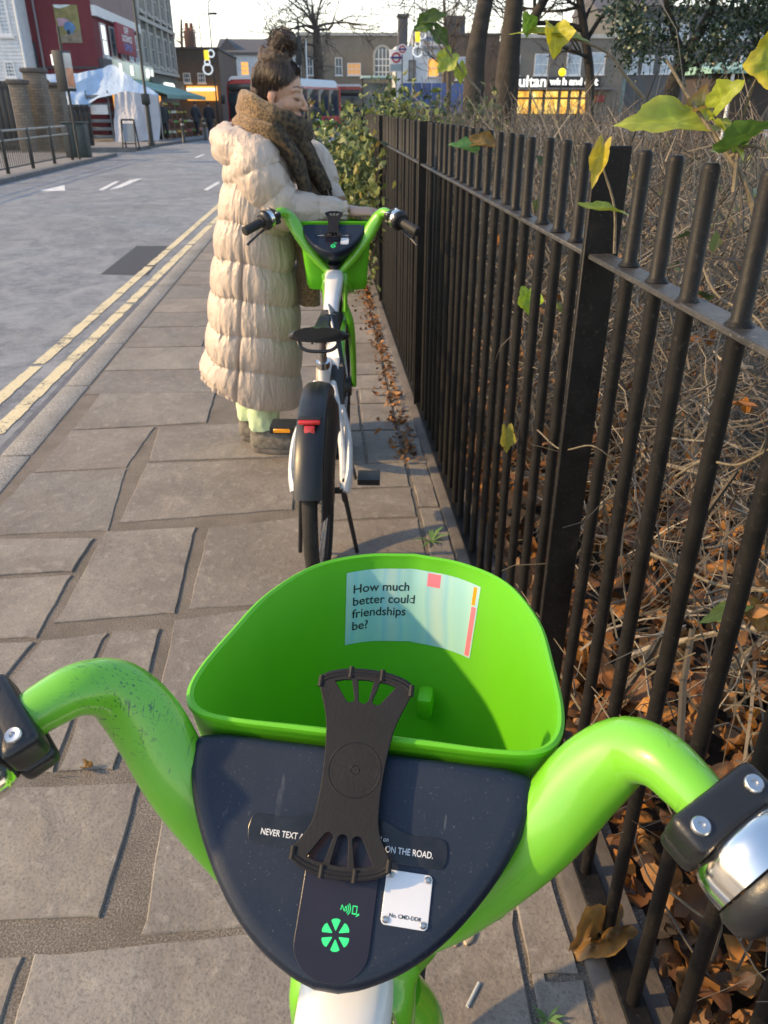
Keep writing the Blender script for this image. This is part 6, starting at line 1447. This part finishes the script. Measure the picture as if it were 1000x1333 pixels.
part('roof_sheet',tarp([[P(56,96,43),P(80,96,43),P(110,94,43),P(144,86,43.6)],[P(56,98,46),P(80,98,46),P(110,97,46),P(144,90,46)]],16,.05),TARP,t)
part('drop_sheet',tarp([[P(70,112,41.6),P(84,122,41.5),P(104,132,41.4),P(116,140,41.5)],[P(66,136,41.4),P(84,140,41.4),P(100,146,41.3),P(114,148,41.4)]],14,.05),TARP,t)
for a_ in (P(60,100,43),P(114,140,41.6)): part('pole',tube((a_[0],a_[1],0),a_,.03),RAILW,t)
a=P(114,142,41.8); b=P(150,184,41.8)
t=thing('shelf_rack','grey slatted shelf rack with a pale card under the stall roof','shelving',((a[0]+b[0])/2,41.8,0)); GS=M('grey_shelf',(.12,.14,.16),.6,var=.2)
for k in range(6): part('shelf',bbox(a[0],b[0],41.8,42.5,.12+.34*k,.26+.34*k,.01),GS,t)
for x in (a[0],b[0]-.05): part('upright',box(x,x+.05,41.76,41.8,0,2.15),GS,t,smooth=False)
part('card',box(a[0]+.15,a[0]+.95,41.74,41.795,1.15,1.55),FRW,t,smooth=False)
# ---- fruit and vegetable stall under the green awning
random.seed(17); PROD=[(.28,.40,.05),(.45,.36,.05),(.38,.10,.03),(.42,.24,.04),(.12,.24,.05),(.50,.47,.36),(.24,.05,.05)]
def crate(x,y,z,i,lab):
    t=thing('produce_crate',lab,'crate',(x,y,z),group='crates of fruit and vegetables on the stall'); w,d,h=.46,.62,.26
    A=vfs()
    for k in range(3): 
        add(A,box(x-w,x+w,y-.02,y,z+.01+k*.085,z+.08+k*.085)); add(A,box(x-w,x+w,y+d,y+d+.02,z+.01+k*.085,z+.08+k*.085)); add(A,box(x+w,x+w+.02,y,y+d,z+.01+k*.085,z+.08+k*.085)); add(A,box(x-w-.02,x-w,y,y+d,z+.01+k*.085,z+.08+k*.085))
    add(A,box(x-w,x+w,y,y+d,z,z+.01)); part('box',A,CRT,t,smooth=False)
    A=vfs(); r=random.uniform(.06,.10)
    for k in range(26): add(A,ball((x+random.uniform(-w+.08,w-.08),y+random.uniform(.08,d-.08),z+h-.06+random.uniform(0,.10)),r*random.uniform(.8,1.2),8,6))
    c=PROD[i%7]; o=part('produce',A,M('produce_%d'%(i%7),c,.45,var=.3,scale=8),t); o['kind']='stuff'
names=['green','yellow','red','orange','leafy','pale','crimson']
i=0
lv=[(0,.0,'bottom'),(.35,.45,'middle'),(.75,.9,'upper'),(1.1,1.3,'top')]
for col in range(7):
    y=44.4+col*.95; x=-8.3+col*.13
    for dx,dz,nm in lv: crate(x-dx*1.0,y+.0,dz,i,'crate of %s produce on the %s tier, %s stack from the stall side sheet'%(names[i%7],nm,['first','second','third','fourth','fifth','sixth','seventh'][col])); i+=3
t=thing('produce_table','stepped table carrying the fruit crates under the green awning','table',(-8.9,47,0))
for dx,dz,nm in lv[1:]: 
    v_=loft([[Vector((x_-dx*1.0-.5,y_,0)),Vector((x_-dx*1.0+.47,y_,0)),Vector((x_-dx*1.0+.47,y_,dz-.004)),Vector((x_-dx*1.0-.5,y_,dz-.004))] for x_,y_ in ((-8.3,44.38),(-8.3+7*.13,44.4+7*.95))],True); part('step',v_,CRT,t,smooth=False)
# ---- distant people
def far_person(label,px,py_foot,h,rot,coatc,troc,Y=None,skin=(.36,.22,.15),hair=(.03,.02,.015)):
    p=atZ(px,py_foot,0) if Y is None else Vector((atY(px,py_foot,Y).x,Y,0)); t=thing('person',label,'person',p,rot); s=h/1.72
    B=vfs(); 
    for k,st in ((-1,.10),(1,-.12)): add(B,sweep(cr([(k*.09,0,.90,.085,.09),(k*.09,st*.5,.50,.06,.065),(k*.09,st,.08,.042,.045)],4),10,up=(0,1,0))); add(B,sweep([(k*.09,st+.05,.05,.045,.045),(k*.09,st-.15,.035,.04,.03)],10))
    add(B,sweep(cr([(0,0,.88,.16,.11),(0,0,1.1,.16,.11),(0,0,1.38,.19,.11),(0,0,1.46,.08,.07),(0,-.01,1.54,.05,.055)],4),14,up=(0,1,0)))
    for k in (-1,1): add(B,sweep(cr([(k*.20,0,1.40,.055,.055),(k*.26,.02,1.12,.045,.045),(k*.24,-.12,.88,.032,.03)],4),10,up=(0,1,0))); add(B,ball((k*.24,-.15,.84),(.03,.045,.05),8,6))
    add(B,ball((0,-.01,1.62),(.075,.095,.115),12,10)); add(B,ball((0,-.10,1.60),(.016,.02,.02),8,6))
    me=remesh(B,.014,3); me.transform(Matrix.Scale(s,4)); b=obj('body',me,M('far_skin',skin,.6),t)
    co=vfs(); add(co,sweep(cr([(0,0,.72,.21,.15),(0,0,.95,.20,.145),(0,0,1.2,.20,.14),(0,0,1.40,.21,.13),(0,0,1.49,.10,.09)],4),20,up=(0,1,0)))
    for k in (-1,1): add(co,sweep(cr([(k*.19,0,1.40,.08,.08),(k*.265,.02,1.12,.068,.068),(k*.245,-.11,.90,.05,.05)],4),12,up=(0,1,0)))
    me=remesh(co,.018,3); me.transform(Matrix.Scale(s,4)); obj('coat',me,M('far_coat_%d'%(coatc[0]*1000),coatc,.85,var=.2,scale=4),t)
    for k,st in ((-1,.10),(1,-.12)): A=sweep(cr([(k*.09,0,.86,.10,.105),(k*.09,st*.5,.50,.08,.085),(k*.09,st,.09,.062,.07)],4),12,up=(0,1,0)); obj('trouser_leg',xf(A,Matrix.Scale(s,4)),M('far_trousers',troc,.85),t)
    obj('hair',xf(ball((0,.015,1.655),(.088,.10,.098),12,10),Matrix.Scale(s,4)),M('far_hair',hair,.6),t); return t
far_person('pedestrian in a dark grey coat walking past the fruit stall',258,177,1.72,2.6,(.05,.055,.065),(.03,.03,.04)); far_person('pedestrian in a black jacket walking just right of the grey coated one',275,178,1.70,2.9,(.022,.022,.028),(.03,.03,.04)); far_person('shopkeeper in a dark coat standing behind the tarpaulin by the fruit',216,178,1.70,.6,(.03,.035,.04),(.03,.03,.04),Y=44.1)
far_person('pedestrian in a dark jacket on the pavement beyond the distant bicycle',407,160,1.72,3.0,(.03,.03,.045),(.03,.03,.04),Y=31)
# ---- buses
BRED=M('bus_red',(.42,.025,.035),.35,var=.08,scale=1,coat=.4); BDK=M('bus_glass',(.02,.025,.03),.12,var=.3,scale=1); BWH=M('bus_roof',(.58,.60,.63),.5)  # roof coloured white to paint in the light reflected off it
def bus(label,loc,rz):
    t=thing('bus',label,'bus',loc,rz,'red single deck buses in the street')
    W_,L_,H_=1.25,10.5,2.95
    sec=[(-W_,.35),(-W_,2.5),(-W_+.10,2.80),(-W_+.35,2.93),(W_-.35,2.93),(W_-.10,2.80),(W_,2.5),(W_,.35)]
    rings=[]
    for y,k,dz in ((0.10,.93,0),(0,.97,0),(.12,1,0),(L_-.12,1,0),(L_,.96,0)): rings.append([Vector((x*k,y,z)) for x,z in sec])
    obj('body',loft(rings,True),BRED,t)
    obj('windscreen',bbox(-1.14,1.14,-.035,.05,.85,2.32,.05,3),BDK,t); obj('destination_display',bbox(-1.1,1.1,-.045,.04,2.33,2.72,.03),M('bus_display',(.02,.02,.022),.25),t)
    rp=[[Vector((x*k,y,z)) for x,z in ((-1.22,2.66),(-1.12,2.97),(-.95,3.10),(.95,3.10),(1.12,2.97),(1.22,2.66))] for y,k in ((.15,.98),(.8,1),(L_-.6,1),(L_-.2,.9))]; obj('roof',loft(rp,True),BWH,t)
    for s in (-1,1):
        for k in range(6): obj('window',bbox(s*W_-.02,s*W_+.02,.42+k*1.62,2.0+k*1.62,1.02,2.56,.02),BDK,t)
        obj('headlight',ball((s*.95,-.02,.72),(.16,.06,.11),12,8),LITW,t); obj('mirror',bbox(s*1.42-.1,s*1.42+.1,-.25,-.1,1.7,2.15,.03),DKMETAL,t)
        for y in (2.3,8.0):
            w=obj('wheel',lathe([(.02,-.14),(.46,-.14),(.48,-.08),(.48,.08),(.46,.14),(.02,.14)],22,axisM((s*1.13,y,.48),(1,0,0))),TYRE,t); obj('hub',lathe([(.02,-.16),(.24,-.155),(.24,.155),(.02,.16)],16,axisM((s*1.13,y,.48),(1,0,0))),RAILW,w)
    obj('bumper',bbox(-1.2,1.2,-.06,.1,.30,.60,.05),DKMETAL,t); obj('number_panel',box(-.3,.3,-.066,-.058,.42,.54),FRW,t,False); obj('lower_skirt',box(-1.2,1.2,.15,10.3,.25,.349),DKMETAL,t,False); return t
c=atY(322,150,50); b1=bus('red single deck bus with pale roof passing behind the woman',(c.x,50,-.1),-.44)
c=atY(453,110,68); dup(b1,(c.x,68,-.1),.05,'second red bus further off above the leafy shrub')
a=atY(470,99,46); b=atY(512,103,46); t=thing('bus_shelter','pale glass roofed bus shelter half hidden behind the leafy shrub','shelter',((a.x+b.x)/2,46,0)); part('roof',bbox(a.x,b.x,45.5,47,a.z-.12,a.z,.03),M('pale_green_glass',(.35,.48,.45),.25),t)
for x in (a.x+.1,b.x-.1): part('post',tube((x,46.8,0),(x,46.8,a.z-.12),.04),DKMETAL,t)
part('back_panel',box(a.x+.1,b.x-.1,46.85,46.88,.3,a.z-.3),GLASS,t,smooth=False)
a=atY(925,88,26); b=atY(985,96,26); t=thing('market_kiosk','brown kiosk with a pale green roof between the leaves at the right','kiosk',((a.x+b.x)/2,26,0)); part('cabin',bbox(a.x+.1,b.x+.6,26,28,0,b.z,.02),M('dark_kiosk',(.035,.024,.02),.7),t); part('roof',loft([[Vector((x,25.6,b.z)),Vector((x,25.6,b.z+.1)),Vector((x,28.3,a.z+.25)),Vector((x,28.3,b.z))] for x in (a.x-.1,b.x+.8)],True),M('pale_green_sheet',(.22,.38,.33),.6,var=.2),t,smooth=False); part('post',tube((a.x+.6,25.7,0),(a.x+.6,25.7,b.z),.05),FRW,t)
# ================================================================== TREES
TBARK=M('tree_bark',(.085,.070,.058),.9,var=.45,scale=7,bump=1.0,bscale=22); DBARK=M('dark_tree_bark',(.034,.030,.027),.9,var=.4,scale=7,bump=1.0,bscale=25)
def bare_tree(label,base,trunks,levels,seed,m=TBARK,spread=.55,ln=.72,kids=(3,4),name='bare_tree',minr=.006,up=.12):
    r=np.random.default_rng(seed); t=thing(name,label,'tree',base); B=Vector(base); polys={0:[]}
    def grow(p,d,L,R,lv):
        k=6; pts=[p.copy()]; dd=d.copy()
        for i in range(1,k):
            dd=(dd+Vector(r.normal(0,.16,3))+Vector((0,0,up*.3))).normalized(); pts.append(pts[-1]+dd*(L/(k-1)))
        polys.setdefault(min(lv,1),[]).append((pts,R))
        if lv>=levels: return
        for j in range(r.integers(kids[0],kids[1]+1)):
            u=r.uniform(.35,1); i=int(u*(k-1)); q_=pts[min(i,k-1)]; nd=(dd+Vector(r.normal(0,spread,3))+Vector((0,0,up))).normalized(); grow(q_,nd,L*ln*r.uniform(.7,1.15),max(R*(1-.45*u)*.62,minr),lv+1)
    for pts,R0,R1,L,nb in trunks:
        q_=cr([tuple(Vector(p)-B)+(R0+(R1-R0)*i/(len(pts)-1),) for i,p in enumerate(pts)],6); q_=[(*p[:3],p[3]*(1+.04*noise.noise(Vector(p[:3])*3)),p[3]) for p in q_]
        obj('trunk',sweep(q_,18,up=(0,1,0)),m,t); end=Vector(q_[-1][:3]); d=(end-Vector(q_[-4][:3])).normalized()
        for j in range(nb):
            i=r.integers(len(q_)//2 if R0>.2 and R0<.3 else len(q_)//3,len(q_)); p=Vector(q_[i][:3]); nd=(d*.6+Vector(r.normal(0,.75,3))).normalized(); nd.z=abs(nd.z)*.7+.1; grow(p,nd,L*r.uniform(.6,1.1),min(q_[i][3]*.45,.09),1)
    P=[];R=[]
    for pts,rad in polys.get(1,[]): P.append([tuple(p) for p in pts]); R.append(rad*np.linspace(1,.45,6))
    if P:
        v_,qd=np_tubes(np.array(P),np.array(R),5); np_obj('crown',v_,qd,m,t)
    return t
T0=lambda px,py,Y:atY(px,py,Y)
YA=15.5; g0=T0(622,140,YA); g1=T0(662,140,YA+.6)
bare_tree('thick twin trunked bare tree standing behind the hedge',(g0.x+.3,YA,-.05),[([(g0.x-.05,YA,-.05),tuple(T0(617,110,YA)),tuple(T0(621,60,YA)),tuple(T0(632,0,YA)),tuple(T0(645,-70,YA)),tuple(T0(650,-170,YA)),tuple(T0(640,-300,YA))],.215,.05,2.2,9),([(g1.x-.1,YA+.6,-.05),tuple(T0(660,110,YA+.6)),tuple(T0(664,60,YA+.6)),tuple(T0(670,0,YA+.6)),tuple(T0(678,-80,YA+.6)),tuple(T0(690,-190,YA+.6)),tuple(T0(715,-330,YA+.6))],.255,.06,2.4,9)],4,5,DBARK)
YB_=19; bare_tree('slim dark bare tree in front of the corner shop with a long side limb',tuple(T0(771,170,YB_)*Vector((1,1,0)).to_4d().to_3d() if False else (T0(771,170,YB_).x,YB_,-.05)),[([(T0(771,170,YB_).x,YB_,-.05),tuple(T0(768,110,YB_)),tuple(T0(762,50,YB_)),tuple(T0(755,0,YB_)),tuple(T0(748,-60,YB_))],.11,.07,2.0,7),([tuple(T0(764,40,YB_)),tuple(T0(735,32,YB_)),tuple(T0(705,30,YB_)),tuple(T0(680,34,YB_))],.07,.04,1.5,6),([tuple(T0(765,50,YB_)),tuple(T0(785,20,YB_)),tuple(T0(815,-5,YB_))],.05,.03,1.5,6),([tuple(T0(685,40,YB_)),tuple(T0(700,15,YB_)),tuple(T0(725,-30,YB_))],.12,.08,1.5,5)],4,8,DBARK)
YF=62; bare_tree('bare street tree with a wide crown in front of the station building',(T0(415,110,YF).x,YF,0),[([(T0(416,130,YF).x,YF,0),tuple(T0(415,95,YF)),tuple(T0(413,60,YF)),tuple(T0(412,35,YF))],.42,.22,3.6,12)],4,13,TBARK,.62,.70,(3,4),minr=.02,up=.05)
YG_=48; bare_tree('thin bare sapling beside the blue hoarding',(T0(585,125,YG_).x,YG_,0),[([(T0(585,130,YG_).x,YG_,0),tuple(T0(584,90,YG_)),tuple(T0(580,40,YG_)),tuple(T0(578,0,YG_))],.14,.07,2.6,12)],4,17,TBARK,.6,.7,(3,4),minr=.012)
bare_tree('small bare tree on the far roofline left of the lamp posts',(T0(238,60,95).x,95,0),[([(T0(238,100,95).x,95,0),tuple(T0(237,60,95)),tuple(T0(236,25,95))],.2,.1,2.2,6)],3,19,TBARK,.6,.7,minr=.02)
# evergreen
YE_=16; t=thing('evergreen_tree','dark glossy evergreen tree filling the top right corner','tree',(T0(872,140,YE_).x,YE_,-.05)); L=t.location
for pts,R0,R1 in (([(T0(872,150,YE_).x,YE_,-.05),T0(874,125,YE_),T0(884,92,YE_),T0(893,70,YE_)],.16,.11),([T0(888,84,YE_),T0(915,78,YE_),T0(945,55,YE_),T0(975,30,YE_)],.08,.04),([T0(890,75,YE_),T0(880,50,YE_),T0(870,10,YE_),T0(860,-30,YE_)],.09,.04),([T0(893,70,YE_),T0(912,40,YE_),T0(930,0,YE_),T0(940,-60,YE_)],.10,.05)):
    q_=cr([tuple(Vector(p)-L)+(R0+(R1-R0)*i/(len(pts)-1),) for i,p in enumerate(pts)],6); obj('trunk' if R0>.15 else 'limb',sweep([(*p[:3],p[3],p[3]) for p in q_],12),DBARK,t)
r=np.random.default_rng(77); cc=[]
for k in range(95):
    px=r.uniform(800,1060); lo=80-abs(px-930)*.12+r.normal(0,6); py=r.uniform(-110,lo); cc.append(tuple(T0(px,py,YE_+r.normal(0,.9))))
cc=np.array(cc); n=15000; p=cc[r.integers(0,len(cc),n)]+r.normal(0,.17,(n,3)); v_,qd=leaf_mass(p[:,0],p[:,1],p[:,2],r.uniform(.05,.12,n),n,5,.9)
np_obj('crown',v_-np.array(L),qd,island('evergreen_leaf',[(0,(.012,.028,.018)),(.4,(.028,.055,.032)),(.75,(.055,.09,.045)),(.93,(.12,.16,.10)),(1,(.35,.38,.33))],.35,transl=.08,noise_amt=.2),t)
# ivy on the twin trunk
